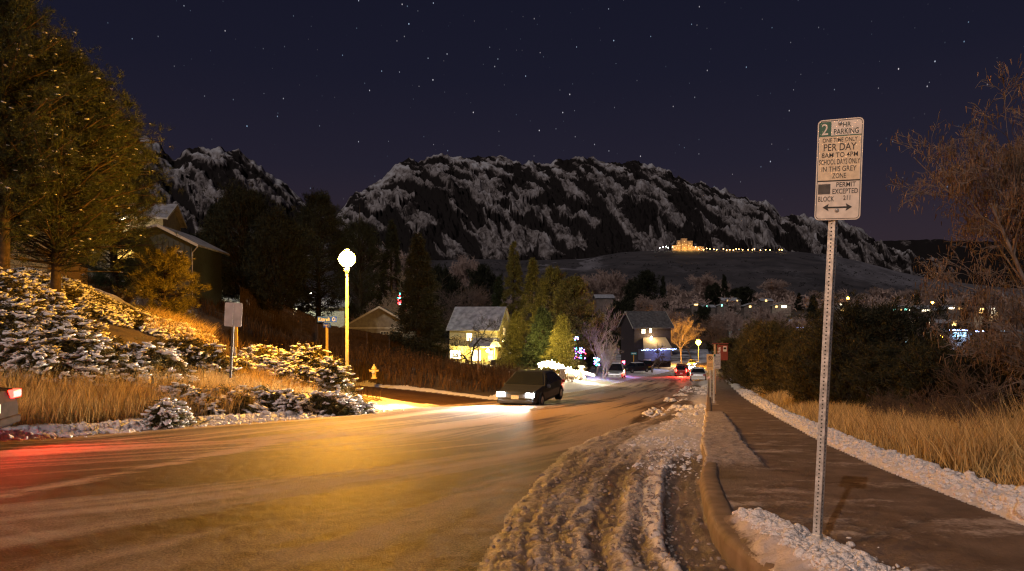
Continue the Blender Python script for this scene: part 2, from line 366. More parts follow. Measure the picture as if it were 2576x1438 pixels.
    cov = np.where(sl, cv, cov); tone = np.where(sl, np.clip(.55-.45*rid-.5*farw*sst(.3, .6, r)-.5*sst(.5, .8, cg)*sst(.55, .75, r)-.25*(r > .35), 0, 1), tone)
    # strip between kerb and pavement, pavement
    pv = (x > c) & (x <= s_); reg[pv] = 3
    sw = s_-np.interp(y, [4, 9, 14, 22, 300], [1.3, 1.3, 1.25, 1.35, 1.6]); strip = pv & (x < sw)
    pch = fbm(x*11, y*9, 4, 101); pl = fbm(x*.8, y*2.6, 4, 111)
    zp = .13+.006*(pch-.5); cp = .05+1.0*(pl-.45)+.45*(pch-.5)-.1*sst(20, 26, y)+.18*sst(.5, .62, fbm(x*2.3+4, y*5.5, 4, 118))
    mid = sst(6.4, 5.2, y)*sst(s_-.35, s_-1.4, x); zp = zp+.03*(pch-.4)*mid; cp = cp+.12*mid*(pch-.3)
    seam = np.clip(1-np.abs((y*.97+x*.2) % 1.6-.8)/.014, 0, 1)*(y < 16)*(x > sw); zp = zp-.012*seam; cp = cp-.3*seam
    stw = sst(7.6, 8.6, y)*sst(20.8, 20.0, y); zp = np.where(strip, zp+.04*stw*(.5+pch), zp); cp = np.where(strip, np.maximum(cp, cp*(1-stw)+stw*(.52+.35*(pch-.5)))+sst(24, 27, y)*.45, cp)
    pile = np.exp(-((x-1.68-.08*(fbm(y*3, x*0, 2, 5)-.5))/np.interp(y, [3, 4.2, 5], [.32, .24, .15]))**4)*sst(5.15, 4.8, y)*sst(1.2, 2.6, y)      # snow heaped round the sign's foot
    pl2 = fbm(x*10, y*10, 4, 121); zp = zp+pile*(.035+.10*(pl2-.3)+.04*ridge(x*4, y*4, 2, 3)); cp = cp+pile*.95
    zd = np.where(pv, zp, zd); cov = np.where(pv, cp, cov); tone = np.where(pv, np.where(strip | (pile > .3), .5-.45*pile-.3*stw-.2*sst(18, 24, y), .45), tone)
    # snow thrown to the right of the pavement
    wr = .62+.25*wob+.4*sst(18, 40, y); vr = (x > s_) & (x <= s_+wr); reg[vr] = 4; t = (x-s_)/wr
    rc = fbm(x*9, y*8, 4, 131); hump = np.clip(np.sin(PI*np.clip(t, 0, 1)), 0, 1)
    zd = np.where(vr, .11+hump*(.06+.12*rc), zd); cov = np.where(vr, .75+.5*(rc-.4)-.4*sst(.8, 1, t), cov); tone = np.where(vr, .22, tone)
    # left verge: snow bank at the road's edge
    d = e-x; sd = seg_dist(x, y, SIDE)
    vw = np.interp(y, [8, 13, 19, 24, 30, 40, 60, 100], [1.2, 1.25, 1.1, 1.8, 1.2, 2.0, 4, 8])+wob*.5
    vl = (d > 0) & (d < vw); reg[vl] = 4; t = np.clip(d/vw, 0, 1)
    ct = fbm(x*6, y*8, 4, 141)
    zd = np.where(vl, sst(0, .25, t)*(.10+.05*np.sin(PI*t))+(ct-.4)*.10*sst(0, .1, t), zd)
    cov = np.where(vl, .95+.3*(ct-.5)-.25*sst(.12, 0, t)*(ct < .5), cov); tone = np.where(vl, .2*sst(.25, .02, t), tone)
    # crumbs at the road side of the left verge
    cb = rd & (e-x > -.9); zd = np.where(cb, zd+.05*np.clip(ct-.45, 0, 1)*sst(-.9, -.1, e-x), zd); cov = np.where(cb, cov+.5*sst(-.9, -.1, e-x)*(ct-.25), cov)
    # side road
    sr = (sd < 3.0) & (x < e+.05); reg[sr] = 1; ss = fbm(sd*4, x*.15, 3, 151)
    zd = np.where(sr, .0, zd); cov = np.where(sr, .02+.5*(ss-.5)+.35*bump_fn(2.7, .5, sd)+.25*bump_fn(.2, .35, sd)*(ss > .45), cov); tone = np.where(sr, .5, tone)
    sb = (sd >= 3.0) & (sd < 4.2+wob) & (x < e); reg[sb] = 4; zd = np.where(sb, .08*np.sin(PI*np.clip((sd-3)/1.2, 0, 1))+.05*(ct-.4), zd); cov = np.where(sb, .9+.3*(ct-.5), cov); tone = np.where(sb, .1, tone)
    # everything else
    ot = reg == 0; a = fbm(x*.35, y*.35, 5, 161); b2 = fbm(x*2.5, y*2.5, 4, 171)
    left = x < e; oc = np.where(left, .22+.8*(a-.5)+.35*(b2-.5)+.35*sst(60, 85, y)+.45*sst(-14, -20, x)*sst(45, 35, y), .15+.7*(a-.5)+.3*(b2-.5))
    cov = np.where(ot, oc, cov); zd = np.where(ot, .12*(b2-.5)+.3*(a-.5), zd); tone = np.where(ot, .0, tone)
    zd = zd+np.where(ot & ~left, .05, 0)
    return z+zd, cov, tone, reg
def grid_faces(nr, nc):
    i = np.arange(nr-1)[:, None]*nc+np.arange(nc-1)[None]; i = i.ravel()
    return np.stack([i, i+1, i+nc+1, i+nc], 1)
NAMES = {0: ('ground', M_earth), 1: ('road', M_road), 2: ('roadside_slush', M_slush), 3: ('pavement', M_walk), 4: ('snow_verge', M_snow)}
def build_ground():
    rows = [2.4]
    while rows[-1] < 262: rows.append(rows[-1]*1.0065)
    rows = np.array(rows); T = np.concatenate([-np.geomspace(6, 1.15, 40)[:-1], np.linspace(-1.15, -.8, 60)[:-1], np.linspace(-.8, .8, 560), np.linspace(.8, 1.15, 60)[1:], np.geomspace(1.15, 6, 40)[1:]])
    Y = np.repeat(rows[:, None], len(T), 1); X = T[None]*(Y+1.0)
    behind = np.linspace(-30, 2.4, 60); Yb = np.repeat(behind[:, None], 300, 1); Xb = np.repeat(np.linspace(-20.4, 20.4, 300)[None], 60, 0)
    Xb = Xb*(1+np.clip(2.4-Yb, 0, 40)*.6)
    for (x, y, first) in ((X, Y, True), (Xb, Yb, False)):
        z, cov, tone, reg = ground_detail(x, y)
        if not first: z = z-.0+np.where(y > 2.3, 0, 0)
        V = np.stack([x, y, z], -1).reshape(-1, 3); fc = grid_faces(*x.shape); R = reg.ravel()[fc]
        fr = np.max(R, 1)
        for k, (nm, mt) in NAMES.items():
            f = fc[fr == k]
            if not len(f): continue
            u, inv = np.unique(f, return_inverse=True)
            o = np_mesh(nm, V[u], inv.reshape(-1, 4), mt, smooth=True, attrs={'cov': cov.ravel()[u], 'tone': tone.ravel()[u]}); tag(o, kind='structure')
build_ground()
# far valley floor, as a coarser sheet out to the foot of the mountains
def build_valley():
    rows = np.concatenate([np.geomspace(255, 5200, 120)]); T = np.linspace(-4, 4, 420)
    Y = np.repeat(rows[:, None], len(T), 1); X = T[None]*(Y+1); Z = H(X, Y)-.25+3*(fbm(X*.01, Y*.01, 4, 5)-.5)*sst(400, 900, Y)
    cov = .25+.6*(fbm(X*.02, Y*.02, 4, 9)-.5)
    o = np_mesh('ground', np.stack([X, Y, Z], -1), grid_faces(*X.shape), M_earth, smooth=True, attrs={'cov': cov.ravel(), 'tone': cov.ravel()*0}); tag(o, kind='structure')
build_valley()

# kerb: one long concrete casting along the road's right edge
def build_kerb():
    ys = np.concatenate([np.linspace(-12, 3.6, 30), np.geomspace(3.8, 130, 160)]); prof = [(-.02, -.16), (-.015, .10), (.0, .135), (.03, .152), (.14, .155), (.17, .14), (.18, -.1)]
    V = []; 
    for i, y in enumerate(ys):
        x = float(xc(y)); y2 = y+.1; tx, ty = float(xc(y2))-x, .1; l = math.hypot(tx, ty); nx, ny = ty/l, -tx/l
        j = (float(vn(y*6, 1.1, 3))-.5)*.012
        for a, b in prof: V.append((x+nx*(a+j), y+ny*(a+j), float(zr(y))+b+j*.6))
    n = len(prof); fs = grid_faces(len(ys), n)
    M = mat('kerb_concrete', (.11, .07, .045), .8, .3, 6, bump=.6, detail=8, col2=(.22, .15, .105))
    tag(np_mesh('kerb', V, fs[:, ::-1], M, smooth=True), kind='structure')
build_kerb()

# ---------------------------------------------------------------- mountains and the mesa below them
def mountains():
    m, nt, b = new_mat('mountain_rock'); N = nt.nodes; Lk = nt.links.new
    at = N.new('ShaderNodeAttribute'); at.attribute_name = 'cov'; tc = N.new('ShaderNodeTexCoord')
    no = N.new('ShaderNodeTexNoise'); no.inputs['Scale'].default_value = .02; no.inputs['Detail'].default_value = 9; no.inputs['Roughness'].default_value = .78
    Lk(tc.outputs['Object'], no.inputs[0]); ad = N.new('ShaderNodeMath'); ad.operation = 'MULTIPLY_ADD'; ad.inputs[1].default_value = 1.7; Lk(no.outputs[0], ad.inputs[0]); Lk(at.outputs['Fac'], ad.inputs[2])
    rr = N.new('ShaderNodeValToRGB'); mr = N.new('ShaderNodeMapRange'); mr.inputs[1].default_value = .75; mr.inputs[2].default_value = 2.15; Lk(ad.outputs[0], mr.inputs[0]); Lk(mr.outputs[0], rr.inputs[0])
    e = rr.color_ramp.elements; e[0].position = .30; e[0].color = (.020, .016, .015, 1); e[1].position = .95; e[1].color = (.46, .43, .43, 1)
    x = e.new(.42); x.color = (.060, .048, .044, 1); x = e.new(.54); x.color = (.17, .14, .13, 1); x = e.new(.72); x.color = (.30, .26, .25, 1)
    Lk(rr.outputs[0], b.inputs['Base Color']); b.inputs['Roughness'].default_value = 1; b.inputs['Specular IOR Level'].default_value = 0
    def massif(name, ridge_pts, y0, y1, foot, u0, u1, seed, nu=760, ns=240, rocks=1.0):
        us = np.linspace(u0, u1, nu); rv = np.interp(us, [p[0] for p in ridge_pts], [p[1] for p in ridge_pts])
        rv = rv+6*(fbm(us*.035, us*0, 4, seed)-.5)*1.6
        ss = np.concatenate([np.linspace(0, 1, ns), np.linspace(1.03, 1.6, 20)]); U, Sg = np.meshgrid(us, ss)
        RV = np.repeat(rv[None], len(ss), 0)
        Y = y0+(y1-y0)*Sg; hr = (HZ-RV)/F*(y0+(y1-y0)); base = foot/F*y0*-1+0*U
        s1 = np.clip(Sg, 0, 1)
        prof = s1**.95
        Z = base+(hr-base)*prof
        X = (U-CX)/F*Y*(1.0)
        # slanting slabs of rock, leaning down to the right, with wooded gullies between them
        Vp = 840+(RV-840)*s1; mask = np.zeros_like(U); face = np.zeros_like(U); strk = np.zeros_like(U)
        wu = 9*(fbm(U*.05, Vp*.05, 3, seed+20)-.5); wv = 9*(fbm(U*.05+9, Vp*.05, 3, seed+21)-.5)
        for lay, (sx, sy, l0, l1, w0, w1, pr, st_) in enumerate(((58, 60, 38, 78, 15, 33, .74, 1.0), (27, 30, 15, 36, 5, 13, .7, .62), (11, 12, 5, 13, 2, 4.5, .6, .42))):
            cx_, cy_ = np.floor(U/sx), np.floor(Vp/sy)
            for dx in (-1, 0, 1):
                for dy in (-1, 0, 1):
                    ix, iy = cx_+dx, cy_+dy; hh = [_h(ix, iy, seed*31+lay*97+j) for j in range(7)]
                    du = U+wu-(ix+.15+.7*hh[0])*sx; dv = Vp+wv-(iy+.15+.7*hh[1])*sy; an = .50+.42*hh[2]
                    q = (du*np.sin(an)+dv*np.cos(an))/(l0+(l1-l0)*hh[3]); p_ = du*np.cos(an)-dv*np.sin(an); wd = w0+(w1-w0)*hh[4]
                    fac = np.clip((q+1.05)/1.7, 0, 1)**.75*(q < 1)*np.clip((1-q)*5+.35*np.sin(p_*.6+ix), 0, 1)
                    mk = np.clip((wd*fac*(.8+.5*fbm(U*.12, Vp*.12, 3, seed+4))-np.abs(p_))/1.6, 0, 1)*(hh[5] < pr)*st_
                    up = mk > mask; mask = np.where(up, mk, mask); face = np.where(up, mk*(.55-.45*p_/wd), face); strk = np.where(up, fbm(p_*.42+ix*7, q*2.2+iy*3, 4, seed+6), strk)
        n1 = fbm(U*.045, Vp*.045, 5, seed+2); n2 = fbm(U*.16, Vp*.16, 4, seed+12); big = fbm(U*.008, Vp*.013, 3, seed+3)
        env = np.sin(PI*np.clip(s1*.93+.05, 0, 1))**.6
        Z = Z+env*(face*52+(n1-.5)*95+(n2-.5)*30+60*(ridge(U*.012+Vp*.008, Vp*.004, 3, seed+1)-.6))*rocks*(1-sst(1, 1.15, Sg))
        Z = Z+rocks*(26*(ridge(U*.06, U*0, 3, seed+40)-.5)+46*(ridge(U*.021, U*0, 2, seed+41)-.55))*sst(.8, 1, s1)*(Sg <= 1)
        Z = Z-np.clip(Sg-1, 0, 1)*(hr-base)*1.2+0
        topsnow = sst(.70, .92, s1)*sst(.42, .58, fbm(U*.05, Vp*.06, 4, seed+5))
        cov = -.52+mask*(1.15+.7*(strk-.5))*sst(.22, .5, big+.12*s1+.1)+.42*topsnow+.35*(n2-.5)+.28*sst(.5, .62, n1)*s1-.7*sst(.16, .0, s1)-.75*(rocks < .22)
        o = np_mesh(name, np.stack([X, Y, Z], -1), grid_faces(*X.shape), m, smooth=True, attrs={'cov': cov.ravel()}); tag(o, kind='structure')
    massif('mountains', [(840, 560), (880, 500), (930, 468), (965, 448), (1000, 425), (1030, 402), (1060, 396), (1090, 384), (1125, 388), (1150, 394), (1200, 397), (1230, 404), (1262, 404), (1290, 412), (1340, 416), (1400, 408), (1450, 402), (1500, 400), (1545, 412), (1600, 408), (1660, 424), (1700, 440), (1760, 464), (1800, 476), (1850, 494), (1890, 506), (1925, 506), (1965, 548), (2010, 548), (2050, 552), (2110, 556), (2150, 572), (2190, 592), (2220, 620), (2260, 640), (2340, 660), (2400, 690)], 2900, 4200, -60, 820, 2400, 11)
    massif('mountains', [(-1200, 380), (-700, 340), (-500, 360), (-150, 300), (250, 330), (360, 352), (400, 372), (440, 402), (470, 384), (520, 374), (560, 372), (600, 388), (640, 410), (690, 450), (730, 480), (770, 505), (830, 545), (900, 600)], 2300, 3300, -60, -1200, 900, 57, 720, 170, .8)
    massif('mountains', [(2000, 640), (2150, 612), (2260, 606), (2330, 604), (2420, 608), (2500, 612), (2600, 610), (2800, 600), (3300, 590), (3800, 620)], 4300, 5200, -30, 2050, 3800, 91, 380, 60, .2)
    # mesa: long grassy slope with thin snow
    M_mesa = snowy('mesa_grass', (.030, .024, .024), (.085, .068, .066), (.34, .30, .31), scale=.012, fine=.09, bump=.3, bd=2, edge=.35)
    us = np.linspace(300, 3500, 520); top = np.interp(us, [700, 1000, 1230, 1350, 1480, 1560, 1700, 1900, 2010, 2080, 2160, 2260, 2350, 2450, 2600, 2900], [668, 655, 652, 655, 650, 634, 627, 630, 632, 640, 656, 682, 704, 722, 738, 745])
    top = top+3*(fbm(us*.02, us*0, 3, 4)-.5); ss = np.linspace(0, 1.5, 110); U, Sg = np.meshgrid(us, ss); TV = np.repeat(top[None], len(ss), 0)
    Y = 1500+1100*Sg; zt = (HZ-TV)/F*2600; zb = 20+0*U; s1 = np.clip(Sg, 0, 1)
    Z = zb+(zt-zb)*(s1**.85)+18*(fbm(U*.012, s1*2.5, 4, 31)-.5)*np.sin(PI*s1)+60*np.clip(Sg-1, 0, 1)-2
    cov = .05+.5*(fbm(U*.02+s1*3, s1*5, 4, 8)-.5)+.34*sst(2000, 2160, U)*sst(.1, .5, s1)+.5*sst(1540, 1480, U)*sst(1300, 1380, U)*sst(.45, .6, s1)*sst(.5, .56, fbm(U*.03, s1*9, 3, 2))-.12*sst(.4, .9, s1)*sst(2080, 1900, U)*sst(1500, 1560, U)
    Xm = (U-CX)/F*Y; k = 2600; i = RNG.integers(4, 68, k); j = RNG.integers(0, U.shape[1]-1, k); kk = (fbm(j*.05, i*.09, 3, 77) > .48) & (U[i, j] < 2500); i, j = i[kk], j[kk]
    C = np.stack([Xm[i, j]+RNG.uniform(-4, 4, len(i)), Y[i, j], Z[i, j]+.6], 1); C = np.repeat(C, 5, 0); C = C+RNG.normal(0, 1.6, C.shape)*[1.5, 1, .5]
    tag(np_mesh('mesa_scrub', *blades(C, rdir(len(C))*[1, 1, .3]+[0, 0, .5], RNG.uniform(2, 6, len(C)), 2.2, two=False), mat('scrub', (.02, .017, .014), .9)), 'dark scrub dotted over the mesa slope', 'scrub', kind='stuff')
    o = np_mesh('mesa_hill', np.stack([(U-CX)/F*Y, Y, Z], -1), grid_faces(*U.shape), M_mesa, smooth=True, attrs={'cov': cov.ravel(), 'tone': cov.ravel()*0}); tag(o, kind='structure')
mountains()

# ---------------------------------------------------------------- shared materials
M_galv = mat('galvanised_steel', (.50, .50, .49), .42, .25, 30, bump=.15, metal=.35)
M_signw = mat('sign_face_white', (.62, .56, .49), .5, .10, 18)
M_signc = mat('sign_face_cream', (.62, .50, .34), .5, .12, 26)
M_black = mat('black_ink', (.015, .014, .013), .6, .1)
M_green = mat('green_ink', (.006, .085, .05), .5, .1)
M_dgreen = mat('dark_green_ink', (.01, .03, .022), .5, .1)
M_blue = mat('street_sign_blue', (.015, .10, 1.0), .4, .05)
M_white = mat('white_lettering', (.85, .85, .85), .5, .03)
M_brown = mat('brown_sign_face', (.20, .045, .03), .5, .1)
M_orange = mat('post_orange', (.75, .42, .05), .5, .08)
M_alum = mat('aluminium_sheet', (.42, .38, .37), .5, .10, 5, metal=.2)
M_tyre = mat('tyre_rubber', (.018, .018, .018), .85, .2)
M_glass = mat('car_glass', (.01, .012, .014), .08, .1)
M_chrome = mat('bright_metal', (.6, .6, .6), .25, .05, metal=.8)
M_wood = mat('weathered_fence_wood', (.05, .03, .02), .85, .35, 6, bump=.4, col2=(.10, .06, .035))
M_snowp = mat('settled_snow', (.70, .69, .72), .7, .06, 8, bump=.6)

# ---------------------------------------------------------------- lettering
def text_geo(lines, y=0.0, thick=0):
    """lines: (string, x0, x1, z0, z1) in the plane y; the string is fitted to its box"""
    mb = MB()
    for s, x0, x1, z0, z1 in lines:
        cu = bpy.data.curves.new('t', 'FONT'); cu.body = s; cu.resolution_u = 3; cu.offset = .006
        ob = bpy.data.objects.new('t', cu); COL.objects.link(ob); bpy.context.view_layer.update()
        me = bpy.data.meshes.new_from_object(ob.evaluated_get(bpy.context.evaluated_depsgraph_get()))
        v = np.array([p.co[:] for p in me.vertices]); lo = v.min(0); hi = v.max(0)
        vs = [(x0+(a[0]-lo[0])/(hi[0]-lo[0])*(x1-x0), y, z0+(a[1]-lo[1])/(hi[1]-lo[1])*(z1-z0)) for a in v]
        mb.add(vs, [tuple(p.vertices) for p in me.polygons])
        bpy.data.objects.remove(ob); bpy.data.curves.remove(cu); bpy.data.meshes.remove(me)
    return mb
def rrect(w, h, r, n=5, cx=0, cz=0):
    pts = []
    for sx, sz, a0 in ((1, -1, -90), (1, 1, 0), (-1, 1, 90), (-1, -1, 180)):
        for k in range(n+1):
            a = math.radians(a0+90*k/n); pts.append((cx+sx*(w/2-r)+r*math.cos(a), cz+sz*(h/2-r)+r*math.sin(a)))
    return pts
def ring(mb, w, h, r, t, y, n=5, cx=0, cz=0):
    a = rrect(w, h, r, n, cx, cz); b = rrect(w-2*t, h-2*t, max(r-t, .002), n, cx, cz); k = len(a)
    return mb.add([(x, y, z) for x, z in a]+[(x, y, z) for x, z in b], [(i, (i+1) % k, k+(i+1) % k, k+i) for i in range(k)])
def flat(mb, x0, x1, z0, z1, y): return mb.add([(x0, y, z0), (x1, y, z0), (x1, y, z1), (x0, y, z1)], [(0, 1, 2, 3)])
def perforated_post(h, w=.045, pitch=.0254, hr=.0055):
    """square steel tube with a row of real holes down each side"""
    vs = []; fs = []; n = int(h/pitch); K = 12
    for side in range(4):
        a = side*PI/2; c, s = math.cos(a), math.sin(a)
        def T(x, z): return (x*c+w/2*s, x*s-w/2*c, z)
        for i in range(n):
            z0 = i*pitch; b = len(vs)
            out = [(-w/2, z0), (0, z0), (w/2, z0), (w/2, z0+pitch/2), (w/2, z0+pitch), (0, z0+pitch), (-w/2, z0+pitch), (-w/2, z0+pitch/2)]
            inn = [(hr*math.cos(t), z0+pitch/2+hr*math.sin(t)) for t in [math.radians(-135+45*k) for k in range(8)]]
            vs += [T(*p) for p in out]+[T(*p) for p in inn]
            fs += [(b+k, b+(k+1) % 8, b+8+(k+1) % 8, b+8+k) for k in range(8)]
    mb = MB(); mb.add(vs, fs); return mb

def big_sign():
    base = P(2053, 1408, 4.0)
    r = thing('parking_sign', base, 'tall two hour parking sign on a leaning perforated steel post in the near snow', 'parking sign')
    r.rotation_euler = (0, math.radians(2.9), 0); r.scale = (.885, .885, .885)
    post = perforated_post(2.78).build('post', M_galv, r); post.rotation_euler = (0, 0, math.radians(-47))
    mb = MB(); mb.box((0, 0, 1.38), (.036, .036, 2.74)); inner = mb.build('post_hole_shade', mat('hole_shade_dark', (.02, .02, .02), .9), r); inner.rotation_euler = (0, 0, math.radians(-47))  # near-black filler paints the hollow tube's shade behind the holes
    sl = MB(); sl.box((0, 0, .06), (.056, .056, .22)); sl.build('anchor_sleeve', M_galv, r, bevel=.003).rotation_euler = (0, 0, math.radians(-47))
    W, Hh = .272, .665; zc = 2.245+Hh/2
    pl = MB(); pl.prism(rrect(W, Hh, .030), -.002, .0); plate = pl.build('sign_plate', M_signw, r)
    plate.location = (.0, -.042, zc); plate.rotation_euler = (0, math.radians(-.6), math.radians(-27)); y = -.0026
    mz = MB(); flat(mz, -W/2+.014, W/2-.014, Hh/2-.61*Hh, Hh/2-.172*Hh, y); mz.build('cream_panel', M_signc, plate)
    X = lambda a: -W/2+a*W
    Z = lambda b: Hh/2-b*Hh
    bd = MB(); ring(bd, W-.014, Hh-.014, .024, .0035, y-.0009); flat(bd, X(.035), X(.965), Z(.618), Z(.606), y-.0009); bd.build('border', M_black, plate)
    gb = MB(); flat(gb, X(.04), X(.30), Z(.168), Z(.022), y-.0006); flat(gb, X(.30), X(.965), Z(.172), Z(.162), y-.0006); gb.build('green_panel', M_green, plate)
    L = lambda s, a, b, c, d: (s, X(a), X(b), Z(d), Z(c))
    text_geo([L('2', .09, .235, .04, .152)], y-.0014).build('numeral', M_signw, plate)
    text_geo([L('HR', .55, .73, .035, .083), L('PARKING', .36, .90, .098, .152)], y-.0012).build('lettering', M_dgreen, plate)
    text_geo([L('ONE TIME ONLY', .12, .88, .187, .228), L('PER DAY', .15, .86, .243, .313), L('8AM TO 4PM', .11, .90, .332, .380), L('SCHOOL DAYS ONLY', .06, .95, .397, .450),
              L('IN THIS GREY', .12, .88, .468, .520), L('ZONE', .36, .66, .538, .588), L('PERMIT', .46, .88, .628, .675), L('EXCEPTED', .38, .93, .692, .742), L('BLOCK', .07, .42, .765, .815), L('211', .62, .77, .760, .806)], y-.0012).build('lettering', M_black, plate)
    sq = MB(); flat(sq, X(.06), X(.33), Z(.742), Z(.642), y-.001); sq.build('permit_square', mat('grey_square', (.035, .032, .03), .5, .4, 20), plate)
    ar = MB(); zc2 = (.875); ar.add([(X(a), y-.001, Z(b)) for a, b in ((.17, .875), (.31, .838), (.29, .868), (.70, .868), (.68, .838), (.82, .875), (.68, .912), (.70, .884), (.29, .884), (.31, .912))],
                                    [(0, 9, 8, 2, 1)[::1], (3, 4, 5, 6, 7), (2, 8, 7, 3)]); ar.build('double_arrow', M_black, plate)
    for a, b in ((.49, .045), (.49, .905)):
        bo = MB(); bo.lathe([(.014, 0), (.013, .003), (.006, .004), (.006, .012), (.003, .013)], n=12); o = bo.build('bolt', M_galv, plate, smooth=True); o.rotation_euler = (PI/2, 0, 0); o.location = (X(a), y-.001, Z(b))
big_sign()

def post_sign(name, base, w, h, zc, label, cat, tilt=0, yaw=0, post_r=.025, post_top=None, posth=None):
    r = thing(name, base, label, cat, rz=yaw); r.rotation_euler = (0, tilt, yaw)
    top = posth or zc+h/2-.03
    m = MB(); m.box((0, .02, top/2-.2), (post_r*2, post_r*1.6, top+.4)); m.build('post', M_galv, r)
    pl = MB(); pl.prism(rrect(w, h, min(w, h)*.1), -.003, .0); p = pl.build('sign_plate', M_signw, r); p.location = (0, -.003, zc)
    return r, p
# second parking sign further down the pavement, with its smaller copy of the same text
b = P(1796, 1028, 27.0); gz = float(H(b.x, 27))+.15
r, p = post_sign('parking_sign', Vector((b.x, 27, gz)), .29, .60, P(0, 910, 27).z-gz, 'small white two hour parking sign on the pavement edge below the brown bus stop sign', 'parking sign')
p.location.x = .12; W, h_ = .29, .60
ln = []
for i, s in enumerate(['PARKING', 'ONE TIME ONLY', 'PER DAY', '8AM TO 4PM', 'SCHOOL DAYS ONLY', 'IN THIS GREY', 'ZONE']):
    z = h_/2-.09-i*.05; ww = .11 if len(s) > 6 else .06; ln.append((s, -ww, ww+.01, z-.026, z))
text_geo(ln, -.0045).build('lettering', M_dgreen, p)
q = MB(); flat(q, -.13, -.06, h_/2-.10, h_/2-.02, -.0045); q.build('green_panel', M_green, p)
text_geo([('PERMIT EXCEPTED', -.03, .12, -.14, -.115), ('BLOCK 211', -.12, -.01, -.18, -.15)], -.0045).build('lettering', M_black, p)
q = MB(); ring(q, .275, .585, .03, .006, -.0045); flat(q, -.07, .09, -.265, -.245, -.0045); flat(q, -.13, .13, -.10, -.095, -.0045); q.build('border', M_black, p)
# no parking sign just beyond it
b = P(1787, 1004, 33.0); gz = float(H(b.x, 33))+.14
r, p = post_sign('no_parking_sign', Vector((b.x, 33, gz)), .36, .78, P(0, 912, 33).z-gz, 'tan no parking sign with a crossed P behind the small parking sign', 'parking sign')
p.data.materials[0] = mat('sign_face_tan', (.62, .42, .22), .5, .1)
q = MB(); n = 20
ringp = [(.11*math.cos(2*PI*k/n), .11*math.sin(2*PI*k/n)) for k in range(n)]
q.add([(x, -.0045, z+.2) for x, z in ringp]+[(x*.8, -.0045, z*.8+.2) for x, z in ringp], [(k, (k+1) % n, n+(k+1) % n, n+k) for k in range(n)])
q.add([(-.08, -.0048, .27), (-.06, -.0048, .29), (.08, -.0048, .13), (.06, -.0048, .11)], [(0, 1, 2, 3)]); flat(q, -.1, .1, -.10, -.07, -.0045); flat(q, -.13, .10, -.2, -.17, -.0045)
q.build('crossed_circle', M_black, p); text_geo([('P', -.045, .05, .13, .27)], -.0044).build('lettering', M_black, p)
# brown bus stop sign over both
b = P(1805, 1000, 38.0); gz = float(H(b.x, 38))+.14
r = thing('bus_stop_sign', (b.x, 38, gz), 'tall brown bus stop sign with a white bus symbol above the small parking sign', 'bus stop sign')
m = MB(); zt = P(0, 866, 38).z-gz; m.box((-.15, 0, zt/2), (.09, .07, zt)); m.build('post', mat('bus_post_tan', (.4, .25, .14), .6), r)
m = MB(); m.box((.15, 0, zt+.02), (.9, .12, .05)); m.build('top_cap', M_brown, r, bevel=.01)
pl = MB(); pl.prism(rrect(.60, .86, .07, cz=zt-.48, cx=.27), -.035, -.0); pp = pl.build('sign_plate', M_brown, r)
q = text_geo([('The Ride', -.3, .3, -.06, .09)], 0); q.build('lettering', M_white, pp, M=Matrix.Translation((.10, -.038, zt-.48)) @ Matrix.Rotation(-PI/2, 4, 'Y'))
q = MB(); q.prism(rrect(.20, .30, .03, cx=.40, cz=zt-.27), -.037, -.036); q.build('bus_panel', M_signw, pp)
q = MB(); q.prism(rrect(.15, .10, .02, cx=.40, cz=zt-.24), -.039, -.038); q.prism(rrect(.03, .03, .01, cx=.35, cz=zt-.31), -.039, -.038); q.prism(rrect(.03, .03, .01, cx=.45, cz=zt-.31), -.039, -.038); q.build('bus_symbol', M_black, pp)

# street name sign at the corner
b = P(823, 905, 36.0); gz = float(H(b.x, 36)); b.z = gz
r = thing('street_name_sign', b, 'blue street name sign reading Kittrell Ct and Gillaspie Dr on a wooden post', 'street sign')
zt = P(0, 805, 36).z-gz
m = MB(); m.box((0, 0, zt/2-.3), (.12, .12, zt+.28-.2)); m.build('post', mat('sign_post_wood', (.42, .3, .16), .8, .2), r)
m = MB(); m.prism(rrect(1.02, .30, .02, cz=zt+.02), -.015, .015); pp = m.build('name_plate', M_blue, r)
text_geo([('Kittrell', -.47, .12, zt-.08, zt+.12), ('Ct', .27, .45, zt-.08, zt+.12)], -.019).build('lettering', M_white, pp)
m = MB(); m.prism(rrect(.82, .24, .02), -.012, .012); p2 = m.build('name_plate', M_blue, r); p2.location = (0, -.07, zt-.29); p2.rotation_euler = (0, 0, math.radians(-48))
text_geo([('Gillaspie', -.37, .12, -.07, .08), ('Dr', .21, .36, -.07, .08)], -.015).build('lettering', M_white, p2)
# back of a big sign above the juniper
b = G(581, 20); b.z = P(0, 930, 20).z
zt = P(0, 792, 20).z-b.z
r = thing('traffic_sign', b, 'blank grey back of a large rectangular road sign standing behind the snowy junipers', 'road sign'); r.rotation_euler = (0, math.radians(3), math.radians(-4))
m = MB(); m.box((0, 0, zt/2), (.06, .04, zt+.5)); m.build('post', mat('dark_post', (.08, .07, .06), .7), r)
m = MB(); m.prism(rrect(.53, .70, .04, cz=zt), -.028, -.024); pp = m.build('sign_plate', M_alum, r)
m = MB(); m.box((0, -.032, zt), (.03, .01, .6)); m.build('stiffener', M_galv, pp)
b = G(592, 25); r = thing('lamplit_sign_posts', b, 'pair of strips coloured as lamplit sign posts just behind the blank grey sign', 'sign post')
zt = P(0, 865, 25).z-b.z; m = MB(); m.box((0, 0, zt/2-.1), (.05, .05, zt+.3)); m.build('post', M_galv, r)
for dx, wd in ((-.09, .05), (.05, .10)):  # yellow bars: lamplight on the sign's posts put into their colour
    m = MB(); m.box((dx, -.04, zt+.25), (wd, .02, .75)); m.build('lamplit_strip', M_orange, r)
